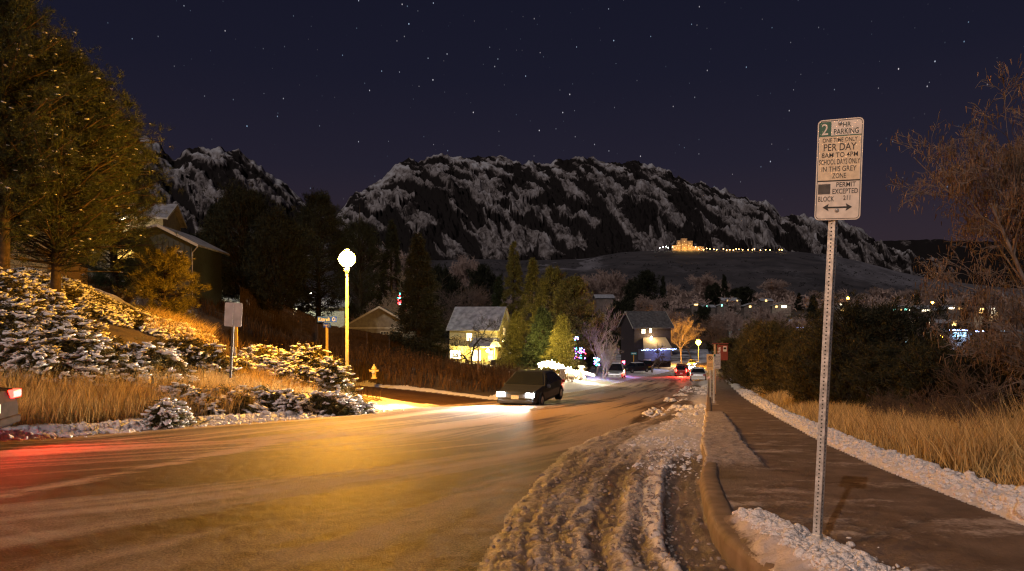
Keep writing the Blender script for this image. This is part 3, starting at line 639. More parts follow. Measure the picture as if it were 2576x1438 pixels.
# distant street name signs
for (u, v, y, lab, col_) in ((1594, 890, 110, 'small teal street name sign on an orange post by the snowy yard', (.02, .35, .4)), (1750, 905, 135, 'tiny white street sign left of the far street lamp', (.7, .65, .6)), (1757, 912, 128, 'lower tiny white street sign under the far street lamp', (.7, .65, .6))):
    b = G(u, y); r = thing('street_name_sign', b, lab, 'street sign'); zt = P(0, v, y).z-b.z
    m = MB(); m.box((0, 0, zt/2), (.12, .1, zt)); m.build('post', M_orange, r)
    m = MB(); m.prism(rrect(.9, .32, .02, cz=zt), -.10, -.06); pp = m.build('name_plate', mat('plate', col_, .5), r)
    if 'teal' in lab: flat_ = MB(); flat(flat_, -.33, .33, zt-.07, zt+.07, -.105); flat_.build('lettering_band', M_white, pp)

for (u, v0, v1, y, lab) in ((1203, 893, 958, 47, 'weathered wooden post standing in the brown weeds before the yellow lit house'), (1281, 938, 960, 46, 'thin short stake in the weeds right of the weathered wooden post')):
    b = G(u, y); hh = (v1-v0)*y/F; r = thing('wooden_post', b, lab, 'post'); m = MB(); m.box((0, 0, hh/2), (.12 if hh > 1 else .06,)*2+(hh+.4,), .3, .9); m.build('stake', mat('post_wood', (.22, .13, .07), .9, .3, 8, bump=.5), r, bevel=.01)
    m = MB(); m.lathe([(.09 if hh > 1 else .05, 0), (.07 if hh > 1 else .04, .05), (.01, .07)], (0, 0, hh+.2), n=8); m.build('snow_cap', M_snowp, r)
# hydrant
def hydrant():
    b = G(941, 37, 0.0); b.z = P(0, 953, 37).z
    r = thing('fire_hydrant', b, 'pale yellow fire hydrant at the corner of the side road', 'fire hydrant'); M = mat('hydrant_paint', (.75, .62, .25), .5, .1)
    m = MB(); m.lathe([(.17, 0), (.17, .05), (.11, .06), (.11, .48), (.15, .50), (.15, .54), (.12, .58), (.09, .66), (.04, .71), (.03, .78), (.01, .79)], n=14); m.build('barrel', M, r, smooth=False)
    for s in (-1, 1):
        m = MB(); m.tube([(s*.1, 0, .42), (s*.2, 0, .42), (s*.24, 0, .42)], [.055, .055, .07], 10); m.build('side_outlet', M, r)
    m = MB(); m.tube([(0, -.1, .38), (0, -.18, .38), (0, -.21, .38)], [.08, .08, .095], 12); m.build('front_outlet', M_signw, r)
hydrant()

# ---------------------------------------------------------------- street lamps
SODIUM = (1.0, .43, .035)
def street_lamp(loc, h, power, label, rad=.33, col=SODIUM, arm=0.0, group='sodium street lamps'):
    r = thing('street_lamp', loc, label, 'street lamp', group)
    m = MB(); m.tube([(0, 0, -.6), (0, 0, .25), (0, 0, .3), (0, 0, h-.3)], [.10, .10, .075, .045], 12); m.build('pole', mat('lamp_pole_paint', (.20, .18, .15), .7, .2, 5), r, smooth=True)
    m = MB(); m.lathe([(.17, -.02), (.17, .04), (.12, .08)], n=12); m.build('base_flange', M_galv, r)
    if arm: m = MB(); m.tube([(0, 0, h-.35), (arm*.5, 0, h+.05), (arm, 0, h+.1)], [.05, .05, .04], 8); m.build('arm', M_galv, r)
    m = MB(); m.lathe([(.06, h-rad*1.7), (.10, h-rad*1.4), (.12, h-rad*1.1)], (arm, 0, 0), n=14); m.build('lamp_holder', M_galv, r)
    m = MB(); m.lathe([(rad*.32, h+rad*1.09), (rad*.25, h+rad*1.18), (.02, h+rad*1.25)], (arm, 0, 0), n=14); m.build('lamp_cap', M_alum, r)
    v, f = ICO2; L = 60
    l = bpy.data.lights.new('lamp_light', 'POINT'); l.energy = power; l.color = col; l.shadow_soft_size = rad*1.08; l.use_soft_falloff = False; lo = bpy.data.objects.new('lamp_light', l); link(lo, r); lo.location = (arm, 0, h)
    g = np_mesh('lamp_globe', v*np.array([rad, rad, rad*.97])+np.array([arm, 0, h]), f, emis('sodium_lamp', col, L), r, smooth=True)
    return r
L0 = G(873, 26.6); street_lamp(L0, P(0, 652, 26.6).z-L0.z, 11000, 'bright orange street lamp on a tall pale pole at the side road corner')
L1 = G(1757, 150); street_lamp(L1, P(0, 862, 150).z-L1.z, 9000, 'far orange street lamp where the road disappears', rad=.55)
L2 = G(2358, 105); street_lamp(L2, P(0, 848, 105).z-L2.z, 3000, 'orange street lamp among the lit trees down to the right', rad=.42, arm=.5)
for (u, v, y, lab) in ((2133, 751, 520, 'tiny orange street lamp in the town right of the parking sign post'), (2346, 762, 500, 'tiny orange street lamp beneath the vase shaped lit tree in the town')):
    Lx = G(u, y); street_lamp(Lx, P(0, v, y).z-Lx.z, 4000, lab, rad=.9)
street_lamp(Vector((-10.5, -6, float(H(-10.5, -6)))), 8.0, 6200, 'street lamp on the kerb behind the viewer', col=(1, .52, .26), rad=.3)
# ---------------------------------------------------------------- cars
def car(loc, heading, label, paint, kind='sedan', head=0, tail=0, group=None, snow=False, beam=0):
    """built facing +y; stations along the length carry a ring: sill, waist, roof"""
    L, Wd, Ht = {'sedan': (4.6, 1.80, 1.42), 'suv': (4.6, 1.85, 1.75), 'van': (4.9, 1.95, 1.88)}[kind]
    r = thing('parked_car' if not (beam or tail > 8) else 'car', loc, label, 'car', group); r.rotation_euler = (0, 0, heading-PI/2)
    hw = Wd/2; b = Ht*.56 if kind == 'sedan' else Ht*.55
    if kind == 'sedan':
        st = [(-.50, .30, .66, 0), (-.485, .22, .86, 0), (-.36, .2, .93, 0), (-.335, .2, .93, .01), (-.20, .2, .95, .94), (-.02, .2, .95, 1), (.08, .2, .93, .96), (.235, .2, .90, .01), (.26, .2, .89, 0), (.44, .2, .74, 0), (.485, .24, .62, 0), (.50, .3, .5, 0)]
    else:
        st = [(-.50, .34, .80, 0), (-.492, .26, .98, 0), (-.487, .24, 1.02, .01), (-.45, .22, 1.02, .92), (-.35, .22, 1.02, 1), (0, .22, 1.0, 1.0), (.10, .22, .99, .95), (.245, .22, .97, .01), (.27, .22, .96, 0), (.44, .22, .86, 0), (.488, .26, .74, 0), (.50, .32, .6, 0)]
    V = []; fs = []; wts = []
    for t, z0, zb, rf in st:
        y = t*L; tw = 1-.16*abs(t*2)**6; zr_ = zb+(Ht-zb)*rf; rw = hw*tw*(1-.22*min(rf, 1)) if rf else hw*tw*.93
        half = [(hw*tw*.90, z0), (hw*tw*.99, z0+.12), (hw*tw, (z0+zb)/2+.05), (hw*tw*.965, zb-.04), (hw*tw*.93, zb), (rw, zr_-.05*min(1, rf*2)), (rw*.86, zr_)]
        V += [(x, y, z) for x, z in half]+[(-x, y, z) for x, z in reversed(half)]
    n = 14
    for i in range(len(st)-1):
        for k in range(n): fs.append((i*n+k, i*n+(k+1) % n, (i+1)*n+(k+1) % n, (i+1)*n+k))
    fs += [tuple(range(n-1, -1, -1)), tuple((len(st)-1)*n+k for k in range(n))]
    mb = MB(); mb.add(V, [f[::-1] for f in fs]); mb.build('body', paint, r, bevel=.015)
    # glass: panes laid just proud of the cabin's slopes
    ring_ = lambda i: [Vector(v) for v in V[i*n:(i+1)*n]]
    def pane(a, b_, c, d, nm, e=.08):
        ctr = (a+b_+c+d)/4; nn = (b_-a).cross(d-a).normalized(); out = ctr-Vector((0, 0, .9)); nn = nn if nn.dot(out) > 0 else -nn
        q = [p.lerp(ctr, e)+nn*.022 for p in (a, b_, c, d)]; m = MB(); m.add(q+[p-nn*.02 for p in q], [(0, 1, 2, 3), (7, 6, 5, 4), (0, 4, 5, 1), (1, 5, 6, 2), (2, 6, 7, 3), (3, 7, 4, 0)]); m.build(nm, M_glass, r)
    ids = [i for i, s in enumerate(st) if s[3] >= .9]; f0, f1 = ids[0], ids[-1]
    A, B, C, D = ring_(f1), ring_(f1+1), ring_(f0), ring_(f0-1)
    pane(A[6], A[7], B[8], B[5], 'windscreen', .05); pane(C[6], C[7], D[8], D[5], 'rear_window', .07 if kind == 'sedan' else .12)
    for s in (0, 1):
        k4, k5 = (4, 5) if s == 0 else (9, 8)
        mid = (f0+f1)//2 if kind == 'sedan' else f0+1
        for i, j in ((f0, mid), (mid, f1)):
            a, b_ = ring_(i), ring_(j)
            if i != j: pane(a[k4], b_[k4], b_[k5], a[k5], 'side_window', .07)
    for x in (-1, 1):
        for y in (-.31, .31):
            w_ = MB(); R = .33 if kind == 'sedan' else .36
            w_.tube([(x*(hw-.22), y*L, R), (x*(hw-.03), y*L, R), (x*(hw+.0), y*L, R)], [R, R, R*.92], 20); wh = w_.build('wheel', M_tyre, r)
            w_ = MB(); w_.tube([(x*(hw-.01), y*L, R), (x*(hw+.012), y*L, R)], [R*.62, R*.5], 12); w_.build('rim', M_chrome, wh)
        zl = .62 if kind == 'sedan' else .78
        m = MB(); m.box((x*hw*.70, L/2-.04, zl), (.34, .12, .15)); m.build('headlight', emis('headlamp', (1, .93, .8), head) if head else M_chrome, r, bevel=.02)
        m = MB(); zt_ = .78 if kind == 'sedan' else .98; m.box((x*hw*.76, -L/2+.03, zt_), (.30 if kind == 'sedan' else .14, .10, .14 if kind == 'sedan' else .38)); m.build('tail_light', emis('tail_lamp', (1, .015, .01), tail) if tail else mat('tail_lens', (.35, .01, .01), .25), r, bevel=.02)
        m = MB(); m.box((x*(hw+.08), L*.16, b+.05), (.17, .09, .13)); m.build('wing_mirror', paint, r, bevel=.02)
        if tail > 8:
            tl = MB(); tl.box((x*(hw-.012), -L/2+.28, zt_), (.03, .34, .12)); tl.build('side_marker', emis('tail_lamp', (1, .015, .01), tail), r)
    for y, z in ((L/2+.0, .52), (-L/2-.0, .58)):
        m = MB(); m.box((0, y*.998, z), (.32, .03, .15)); m.build('number_plate', M_signw, r)
    m = MB(); m.box((0, L/2-.03, .42), (1.1, .08, .16)); m.build('grille', M_tyre, r)
    for y in (L/2-.03, -L/2+.03): m = MB(); m.box((0, y, .34), (Wd*.86, .14, .14)); m.build('bumper', paint, r, bevel=.03)
    if kind != 'sedan':
        for x in (-1, 1): m = MB(); m.tube([(x*hw*.6, -L*.4, Ht+.04), (x*hw*.6, L*.02, Ht+.04)], .02, 6); m.build('roof_rail', M_galv, r)
    if snow:
        m = MB(); m.box((0, -.2, Ht+.0), (Wd*.6, L*.34, .07)); m.build('roof_snow', M_snowp, r, bevel=.03)
    if beam:
        for x in (-1, 1):
            l = bpy.data.lights.new('headlight_beam', 'SPOT'); l.energy = beam; l.spot_size = math.radians(64); l.spot_blend = .7; l.color = (1, .86, .66); l.shadow_soft_size = .06
            o = bpy.data.objects.new('headlight_beam', l); link(o, r); o.location = (x*hw*.7, L/2+.06, .66); o.rotation_euler = (math.radians(90), 0, math.radians(-12))
    if tail > 8:
        l = bpy.data.lights.new('tail_light_glow', 'SPOT'); l.energy = tail*16*(8 if tail > 40 else 1.5); l.spot_size = math.radians(150); l.spot_blend = .8; l.color = (1, .04, .02); l.shadow_soft_size = .15
        o = bpy.data.objects.new('tail_light_glow', l); link(o, r); o.location = (0, -L/2-.08, .8); o.rotation_euler = (math.radians(-86), 0, 0)
    return r
def paint(name, c, metal=.3): return mat(name, c, .28, .06, 2, metal=metal)
def on_road(x, y, dz=.01): return Vector((x, y, float(zr(y))+dz))
PG = 'cars parked by the roadside'
car(on_road(P(1551, 0, 86).x, 86, .1), math.radians(-90-14), 'grey estate car parked facing us beside the snowy yard with a snowy roof', paint('grey_paint', (.35, .36, .34)), 'van', group=PG, snow=True)
car(on_road(P(1600, 0, 103).x, 103, .45), math.radians(-150), 'low dark saloon parked side on in the snowy yard', paint('dark_paint', (.03, .03, .035)), 'sedan', group=PG, snow=True)
car(on_road(P(1629, 0, 121).x, 121, .3), math.radians(-90-10), 'dark red car parked facing us furthest up the left side of the road', paint('dark_red_paint', (.10, .015, .015)), 'suv', group=PG, tail=0)
car(on_road(P(1756, 0, 80).x, 80, .05), ROADDIR+.02, 'silver saloon with snow on its boot parked at the right kerb', paint('silver_paint', (.55, .53, .52)), 'sedan', group=PG, snow=True)
g_ = G(1280, 88, .1); car(g_, math.radians(175), 'dark estate car parked in front of the yellow lit house', paint('black_paint', (.02, .02, .02)), 'suv', group=PG)
# moving traffic of the long exposure, stood still
DG = 'cars driving on the road'
car(on_road(-10.85, 10.9), math.radians(191), 'dark car leaving at the left edge of the road with its red tail lights on', mat('road_grimed_paint', (.02, .01, .01), .8, .3, 6, spec=.1), 'sedan', tail=22, group=DG, beam=900)
car(on_road(.9, 30), math.radians(-90-20), 'oncoming car with dazzling headlights in the left lane beside the side road', paint('slate_paint', (.035, .04, .05)), 'sedan', head=120, group=DG, beam=14000)
car(on_road(24.4, 98), ROADDIR, 'car driving away down the hill with its red tail lights on', paint('wine_paint', (.12, .02, .02)), 'suv', tail=60, group=DG)
car(on_road(40.2, 152), math.radians(-90-18), 'far oncoming car with bright headlights at the bend under the far street lamp', paint('white_paint', (.5, .48, .45)), 'sedan', head=300, group=DG, beam=12000)

# ---------------------------------------------------------------- houses
M_sidingg = mat('grey_green_siding', (.05, .055, .045), .8, .15, 3, bump=.2)
M_sidingb = mat('tan_siding', (.22, .19, .14), .8, .15, 3)
M_roofs = mat('snow_dusted_roof', (.20, .19, .20), .85, .25, 1.5, bump=.5, col2=(.50, .48, .50))
M_roofd = mat('dark_shingle_roof', (.05, .045, .045), .9, .3, 2, bump=.5, col2=(.14, .13, .13))
M_trim = mat('pale_trim', (.5, .46, .38), .6, .1)
M_winw = window_mat('lit_window_warm', (1, .72, .32), 2.6); M_winh = window_mat('lit_window_bright', (1, .85, .5), 6); M_wind = mat('dark_window', (.02, .02, .025), .1)
M_winb = window_mat('lit_window_blue', (.35, .6, 1), 3.0); M_winy = window_mat('lit_window_amber', (1, .58, .12), 2.5)
def gable_house(r, w, d, h, rise, wallm, roofm, over=.45, z0=-1.5, battens=0, axis='x'):
    """ridge runs along local y ('y') or local x ('x'); origin at centre of the front wall's base; y goes back"""
    if axis == 'y':
        m = MB(); m.prism([(-w/2, z0), (w/2, z0), (w/2, h), (0, h+rise), (-w/2, h)], 0, d); wl = m.build('wall', wallm, r)
        k = rise/(w/2); e = over; m = MB()
        for s in (-1, 1):
            m.prism([(0, h+rise+.03), (s*(w/2+e), h-e*k+.03), (s*(w/2+e), h-e*k+.17), (0, h+rise+.20)][::s], -e, d+e)
        rf = m.build('roof', roofm, r)
        for s in (-1, 1): m = MB(); m.prism([(0, h+rise-.02), (s*(w/2+e), h-e*k-.02), (s*(w/2+e), h-e*k+.16), (0, h+rise+.19)][::s], -e-.05, -e-.003); m.build('barge_board', M_trim, rf)
    else:
        T = Matrix.Rotation(PI/2, 4, 'Z')
        m = MB(); m.prism([(0, z0), (d, z0), (d, h), (d/2, h+rise), (0, h)], -w/2, w/2); wl = m.build('wall', wallm, r, M=Matrix(((0, 1, 0, 0), (1, 0, 0, 0), (0, 0, 1, 0), (0, 0, 0, 1))))
        k = rise/(d/2); e = over; m = MB()
        m.prism([(d/2, h+rise+.03), (-e, h-e*k+.03), (-e, h-e*k+.17), (d/2, h+rise+.20)], -w/2-e, w/2+e); m.prism([(d/2, h+rise+.03), (d+e, h-e*k+.03), (d+e, h-e*k+.17), (d/2, h+rise+.20)], -w/2-e, w/2+e)
        rf = m.build('roof', roofm, r, M=Matrix(((0, 1, 0, 0), (1, 0, 0, 0), (0, 0, 1, 0), (0, 0, 0, 1))))
        for s in (-1, 1):
            xx = s*(w/2+e+.03); m = MB()
            for (a, b_) in (((-e, h-e*k), (d/2, h+rise)), ((d+e, h-e*k), (d/2, h+rise))):
                m.add([(xx-.03, a[0], a[1]-.02), (xx+.03, a[0], a[1]-.02), (xx+.03, a[0], a[1]+.19), (xx-.03, a[0], a[1]+.19), (xx-.03, b_[0], b_[1]-.02), (xx+.03, b_[0], b_[1]-.02), (xx+.03, b_[0], b_[1]+.19), (xx-.03, b_[0], b_[1]+.19)],
                      [(0, 1, 2, 3), (7, 6, 5, 4), (0, 4, 5, 1), (1, 5, 6, 2), (2, 6, 7, 3), (3, 7, 4, 0)])
            m.build('barge_board', M_trim, rf)
    if battens:
        m = MB(); x = -w/2+.1
        while x < w/2: m.box((x, -.025, (h+z0)/2), (.06, .05, h-z0)); x += battens
        m.build('battens', wallm, wl)
    return wl, rf
def window(par, x, z, w, h, m, y=-.02, frame=M_trim, cols=2, face='front', wx=0):
    mb = MB(); mb.box((0, 0, 0), (w, .03, h)); o = mb.build('window', m, par)
    f = MB(); t = .07; 
    for a in ((0, -.03, h/2, w+2*t, t), (0, -.03, -h/2, w+2*t, t)): f.box((a[0], a[1], a[2]), (a[3], .06, a[4]))
    for k in range(cols+1): f.box((-w/2+w*k/cols, -.032, 0), (t*(1 if k in (0, cols) else .6), .06, h+t))
    f.build('frame', frame, o)
    if face == 'front': o.location = (x, y, z)
    else: o.location = (wx+.02, x, z); o.rotation_euler = (0, 0, PI/2)
    return o
def lamp_light(loc, W, col, name='porch_light', parent=None, r=.1):
    l = bpy.data.lights.new(name, 'POINT'); l.energy = W; l.color = col; l.shadow_soft_size = r; o = bpy.data.objects.new(name, l); link(o, parent); o.location = loc; return o
def bulb(par, loc, r, m, name='lamp'):
    v, f = ICO1; o = np_mesh(name, v*r, f, m, par, smooth=True); o.location = loc; return o

# grey-green house up on the left bank
y = 52; b = G(436, y); b.z = P(0, 745, y).z
r = thing('grey_house', b, 'grey green board house with a snowy sloping roof behind the small lit pine', 'house', rz=math.radians(8))
k_ = y/F; hL = (745-573)*k_; hR = (745-612)*k_
m = MB(); m.prism([(-4.5, -2), (1.35, -2), (1.35, hR), (-1.0, hL), (-4.5, hL-.9)], 0, 8); wl = m.build('wall', M_sidingg, r)
mb_ = MB(); x = -4.4
while x < 1.3: mb_.box((x, -.03, 1.6), (.05, .05, hR+1.2)); x += .4
mb_.build('battens', M_sidingg, wl)
m = MB(); m.prism([(-1.0, hL+.02), (1.95, hR-.30), (1.95, hR-.14), (-1.0, hL+.2)], -.5, 8.4); m.prism([(-1.0, hL+.02), (-5, hL-1.0), (-5, hL-.84), (-1.0, hL+.2)], -.5, 8.4); rf = m.build('roof', M_roofs, r)
m = MB(); m.prism([(-1.0, hL-.02), (1.95, hR-.34), (1.95, hR-.12), (-1.0, hL+.22)], -.56, -.503); m.build('barge_board', M_trim, rf)
m = MB(); m.tube([(1.9, -.45, hR-.3), (1.42, -.15, hR-.75), (1.42, -.1, -1)], .05, 6); m.build('downpipe', M_trim, r)
window(wl, .25, hR-1.0, .75, .75, M_wind); window(wl, -3.6, hR-.9, 1.7, .75, M_winy)
# house beyond the pines with its porch lamp
y = 62; b = G(290, y); r = thing('hillside_house', b, 'pale house glimpsed through the big pines with its porch lamp on', 'house', rz=math.radians(12))
wl, rf = gable_house(r, 8, 6, P(0, 545, y).z-b.z, 1.5, M_sidingb, M_roofs)
zz = P(0, 556, y).z-b.z; bulb(r, (.9, -.6, zz), .22, emis('porch_bulb', (1, .85, .5), 60), 'porch_lamp'); lamp_light((.9, -1.2, zz-.1), 500, (1, .8, .45), parent=r)
window(wl, -3.0, zz+.1, .9, .9, M_winh)
# amber lit house at the left edge
y = 44; b = G(-10, y); r = thing('amber_house', b, 'house glowing amber through the pine trunks at the left edge', 'house', rz=math.radians(10))
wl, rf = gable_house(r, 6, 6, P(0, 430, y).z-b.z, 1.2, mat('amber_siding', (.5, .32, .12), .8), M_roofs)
for zv, hh in ((478, 1.1), (560, 1.6), (612, 1.2)): window(wl, .55, P(0, zv, y).z-b.z, .55, hh, M_winy, cols=1)
window(wl, -.6, P(0, 580, y).z-b.z, .6, 2, M_winy, cols=1)
# garage house behind the fence
y = 70; b = G(954, y); hE = P(0, 828, y).z-b.z
r = thing('garage_house', b, 'olive brown house with a wide gable and two small garage windows behind the fence', 'house', rz=math.radians(8))
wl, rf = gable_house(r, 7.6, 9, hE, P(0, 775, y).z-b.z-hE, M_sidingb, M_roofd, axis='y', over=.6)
m = MB(); m.box((.2, -.04, hE+.1), (7.4, .06, .14)); m.box((1.5, -.05, hE-.95), (4.2, .07, .12)); m.build('trim_band', M_trim, wl)
m = MB(); m.box((1.5, -.035, hE-1.9), (3.9, .05, 1.7)); gd = m.build('garage_door', mat('garage_door_paint', (.30, .26, .2), .7), wl)
for x in (.55, 1.9): window(wl, x, hE-.42, .85, .25, M_wind, y=-.03, cols=3)
# yellow lit house
y = 95; b = G(1190, y); b.z = P(0, 915, y).z; k_ = y/F
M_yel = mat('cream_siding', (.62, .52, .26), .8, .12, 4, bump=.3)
r = thing('lit_house', b, 'two storey yellow lit house with a grey roof, balcony and porch behind a bare tree', 'house', rz=math.radians(-16))
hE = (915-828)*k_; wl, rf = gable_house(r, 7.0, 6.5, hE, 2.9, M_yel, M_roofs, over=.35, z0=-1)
m = MB()
for k in range(16): m.box((3.53, .25+k*.4, 2.6), (.06, .1, 5.2+1.2-1.2*abs(k-8)/4 if 0 else 4.9))
m.build('battens', mat('dark_battens', (.2, .15, .06), .8), wl)
window(wl, -.55, hE-1.15, .8, 1.1, M_winh, cols=2); window(wl, -2.6, 1.2, 1.6, 1.2, M_winh, cols=3); window(wl, .4, 1.1, 1.6, 1.5, M_winh, cols=3); window(wl, 2.6, 1.1, .8, 1.6, M_winw, cols=1)
window(wl, 3.2, hE-.4, 1.0, 1.0, M_winw, face='side', wx=3.5, cols=2)
m = MB(); m.box((-1.2, -.8, 2.55), (3.2, 1.5, .15)); bal = m.build('balcony', M_yel, r)
m = MB()
for k in range(13): m.box((-2.7+k*.25, -1.5, 3.1), (.14, .05, .95))
m.box((-1.2, -1.5, 3.6), (3.2, .1, .08)); m.build('railing', mat('balcony_boards', (.4, .3, .12), .8), bal)
m = MB(); m.prism([(.2, 2.35), (4.0, 2.35), (4.0, 2.5), (.2, 2.5)], -2.6, 0); m.add([(.2, -2.6, 2.51), (4.0, -2.6, 2.51), (4.0, 0, 3.6), (.2, 0, 3.6)], [(0, 1, 2, 3)]); m.prism([(3.3, 2.5), (4.5, 2.5), (3.9, 3.5)], -2.7, -1.5)
po = m.build('porch_roof', M_roofs, r)
for x in (.5, 3.9): m = MB(); m.box((x, -2.4, 1.1), (.16, .16, 2.5)); m.build('porch_post', M_yel, r)
bulb(r, (3.1, -2.9, 2.0), .26, emis('porch_bulb', (1, .80, .35), 60), 'porch_lamp'); lamp_light((3.1, -3.4, 1.9), 1500, (1, .72, .16), parent=r); lamp_light((-1.5, -1.2, 2.2), 500, (1, .75, .2), parent=r)  # the second light is an added fill under the balcony
lamp_light((6.2, -1.5, 3.2), 900, (1, .78, .22), name='added_eave_fill', parent=r)  # added fill light beside the gable wall
bulb(r, (4.6, -.6, 3.2), .2, emis('porch_bulb', (1, .80, .35), 60), 'eave_lamp')  # lamp body added to go with the eave fill
# house with the blue eave lights
y = 130; b = G(1642, y, 0); b.z = P(0, 905, y).z; k_ = y/F
r = thing('blue_trimmed_house', b, 'dim house with a row of blue white fairy lights along its eave', 'house', rz=math.radians(12))
wl, rf = gable_house(r, 7.4, 7, (905-822)*k_, (822-786)*k_, mat('dusky_siding', (.05, .035, .035), .8), M_roofd, over=.5)
window(wl, -1.9, P(0, 834, y).z-b.z, .75, .8, M_winh, cols=2); window(wl, -.5, P(0, 832, y).z-b.z, .45, .9, M_winh, cols=1)
m = MB(); m.add([(-3.2, -3.2, 2.2), (2.6, -3.2, 2.2), (2.6, -.05, 4.2), (-2.0, -.05, 4.2), (-3.2, -3.2, 2.05), (2.6, -3.2, 2.05)], [(0, 1, 2, 3), (4, 5, 1, 0)]); pr = m.build('porch_roof', mat('porch_shingles', (.35, .28, .2), .9), r)
m = MB(); m.box((-.4, -1.6, 1.0), (5.2, 3.0, 2.1)); m.build('porch_room', mat('porch_siding', (.12, .11, .14), .8), r)
bulb(r, (-.5, -.5, P(0, 849, y).z-b.z), .22, emis('porch_bulb', (1, .82, .5), 40), 'eave_lamp'); lamp_light((-.5, -1.5, P(0, 849, y).z-b.z+.3), 350, (1, .7, .3), parent=r)
M_bl = emis('blue_bulb', (.30, .42, 1), 26); M_pu = emis('purple_bulb', (.55, .12, 1), 16); M_te = emis('teal_bulb', (.05, .85, .8), 14); M_wh = emis('warm_white_bulb', (1, .86, .62), 26); M_re = emis('red_bulb', (1, .05, .06), 14)
def string_lights(name, pts, r0, m, label, cat='fairy lights', par=None, mats=None):
    C = np.array(pts); V, f = blobs(C, np.full(len(C), r0), rough=0, ico=ICO1)
    mi = None
    if mats: mi = np.repeat(RNG.integers(0, len(mats), len(C)), len(ICO1[1]))
    wm = mats or [m]
    o = np_mesh(name, V, f, wm, par, midx=mi)
    if not par: tag(o, label, cat, 'festive light strings')
    return o
pts = [(-3.6+6.8*t+random.uniform(-.03, .03), -3.35, 2.15+random.uniform(-.22, .05)) for t in np.linspace(0, 1, 46)]
string_lights('fairy_lights', pts, .045, M_bl, '', par=r); lamp_light((-.4, -4.6, 1.8), 220, (.35, .4, 1), name='fairy_glow', parent=r)

# ---------------------------------------------------------------- festive lights, rock garden, mailboxes
def cloud(u0, u1, v0, v1, y, n, dy=1.0):
    out = []
    while len(out) < n:
        a, b_ = random.random(), random.random(); 
        out.append(tuple(P(u0+(u1-u0)*a, v0+(v1-v0)*b_, y+random.uniform(-dy, dy))))
    return out
y = 64
pts = []; cl = [(1360+a*10.5+random.uniform(-5, 5), 912+a*2.6+random.uniform(-4, 9), 63.5+random.uniform(-1, 2)) for a in range(11)]
for i in range(520):
    cu_, cv_, cy_ = random.choice(cl); pts.append(tuple(P(cu_+random.gauss(0, 5.5), cv_+random.gauss(0, 3.4), cy_+random.uniform(-.6, .6))))
string_lights('net_lights', pts, .045, M_wh, 'dazzling white net lights over the snowy bank in front of the conifers')
pts = [tuple(P(1466+a*30, 937+a*9+random.uniform(-3, 2), 62+random.uniform(-.8, .8))) for a in np.random.default_rng(3).random(110)]
string_lights('net_lights', pts, .045, M_wh, 'short strip of white net lights right of the pale mailbox')
for (u, v, W) in ((1378, 905, 420), (1420, 915, 420), (1478, 930, 200)): 
    q = P(u, v, 61.5); lamp_light(q, W, (1, .82, .55), name='net_glow')
lamp_light(P(1405, 850, 68), 1800, (1, .80, .28), name='added_tree_fill'); lamp_light(P(1335, 850, 72), 1400, (1, .78, .22), name='added_tree_fill')  # added fill lights that brighten the evergreens, no lamp bodies
string_lights('fairy_lights', cloud(1434, 1475, 876, 910, 78, 34), .07, None, 'purple and teal fairy lights at the foot of the conifers', mats=[M_bl, M_pu, M_pu, M_te, M_re])
string_lights('fairy_lights', cloud(1430, 1455, 848, 859, 80, 26), .07, None, 'blue fairy lights high in the conifer', mats=[M_bl, M_pu, M_te])
string_lights('fairy_lights', cloud(1493, 1509, 901, 920, 74, 26), .07, None, 'teal and violet fairy lights on a bush by the snowy yard', mats=[M_bl, M_te, M_pu])
string_lights('fairy_lights', cloud(1562, 1572, 908, 922, 92, 14), .08, None, 'pink and blue fairy lights behind the grey parked car', mats=[M_bl, M_re, M_pu])
string_lights('fairy_lights', cloud(1001, 1008, 738, 770, 90, 16), .10, None, 'red fairy lights above the olive garage house', mats=[M_re, M_re, M_te])
for (u, v, y, W, c) in ((1455, 892, 75.5, 260, (.5, .25, 1)), (1500, 908, 72, 160, (.3, .4, 1)), (1570, 912, 90, 260, (.4, .35, 1))): lamp_light(P(u, v, y), W, c, name='fairy_glow')
for (u, v, y, ww, lab) in ((1415, 958, 60, .42, 'stout stone mailbox pillar with a snow cap before the white lights'), (1462, 951, 62, .34, 'slim pale mailbox post with a wide cap beside the white lights')):
    b = P(u, v, y); r = thing('mailbox_pillar', b, lab, 'mailbox'); hh = 26*y/F
    m = MB(); m.box((0, 0, hh/2), (ww, ww, hh)); m.build('pillar', mat('pillar_stone', (.28, .23, .19), .9, .3, 9, bump=.5), r, bevel=.02)
    m = MB(); m.box((0, 0, hh+.05), (ww*1.7, ww*1.6, .1)); cp = m.build('cap', M_alum, r, bevel=.02); m = MB(); m.box((0, 0, hh+.13), (ww*1.5, ww*1.4, .07)); m.build('cap_snow', M_snowp, cp, bevel=.03)
M_rock = mat('garden_rock', (.22, .17, .12), .9, .3, 4, bump=.6, col2=(.4, .33, .24))
for i, (u, v, s, lab) in enumerate(((1330, 950, .42, 'leftmost boulder at the foot of the lit rock garden'), (1347, 953, .36, 'rounded boulder second from the left in the lit rock garden'), (1368, 952, .46, 'broad pale boulder in the middle of the rock garden'), (1388, 955, .34, 'small boulder left of the stone mailbox pillar'), (1400, 948, .3, 'small snowy boulder above the stone mailbox pillar'), (1436, 950, .4, 'flat boulder between the two mailboxes'), (1354, 944, .35, 'boulder half under the yellow lit bush'))):
    b = P(u, v, 62); V, f = blobs([(0, 0, s*.3)], np.array([[s, s*.8, s*.6]]), rough=.14, ico=ICO2); o = np_mesh('boulder', V, f, M_rock, smooth=True); o.location = (b.x, b.y, b.z); tag(o, lab, 'boulder', 'boulders of the rock garden')

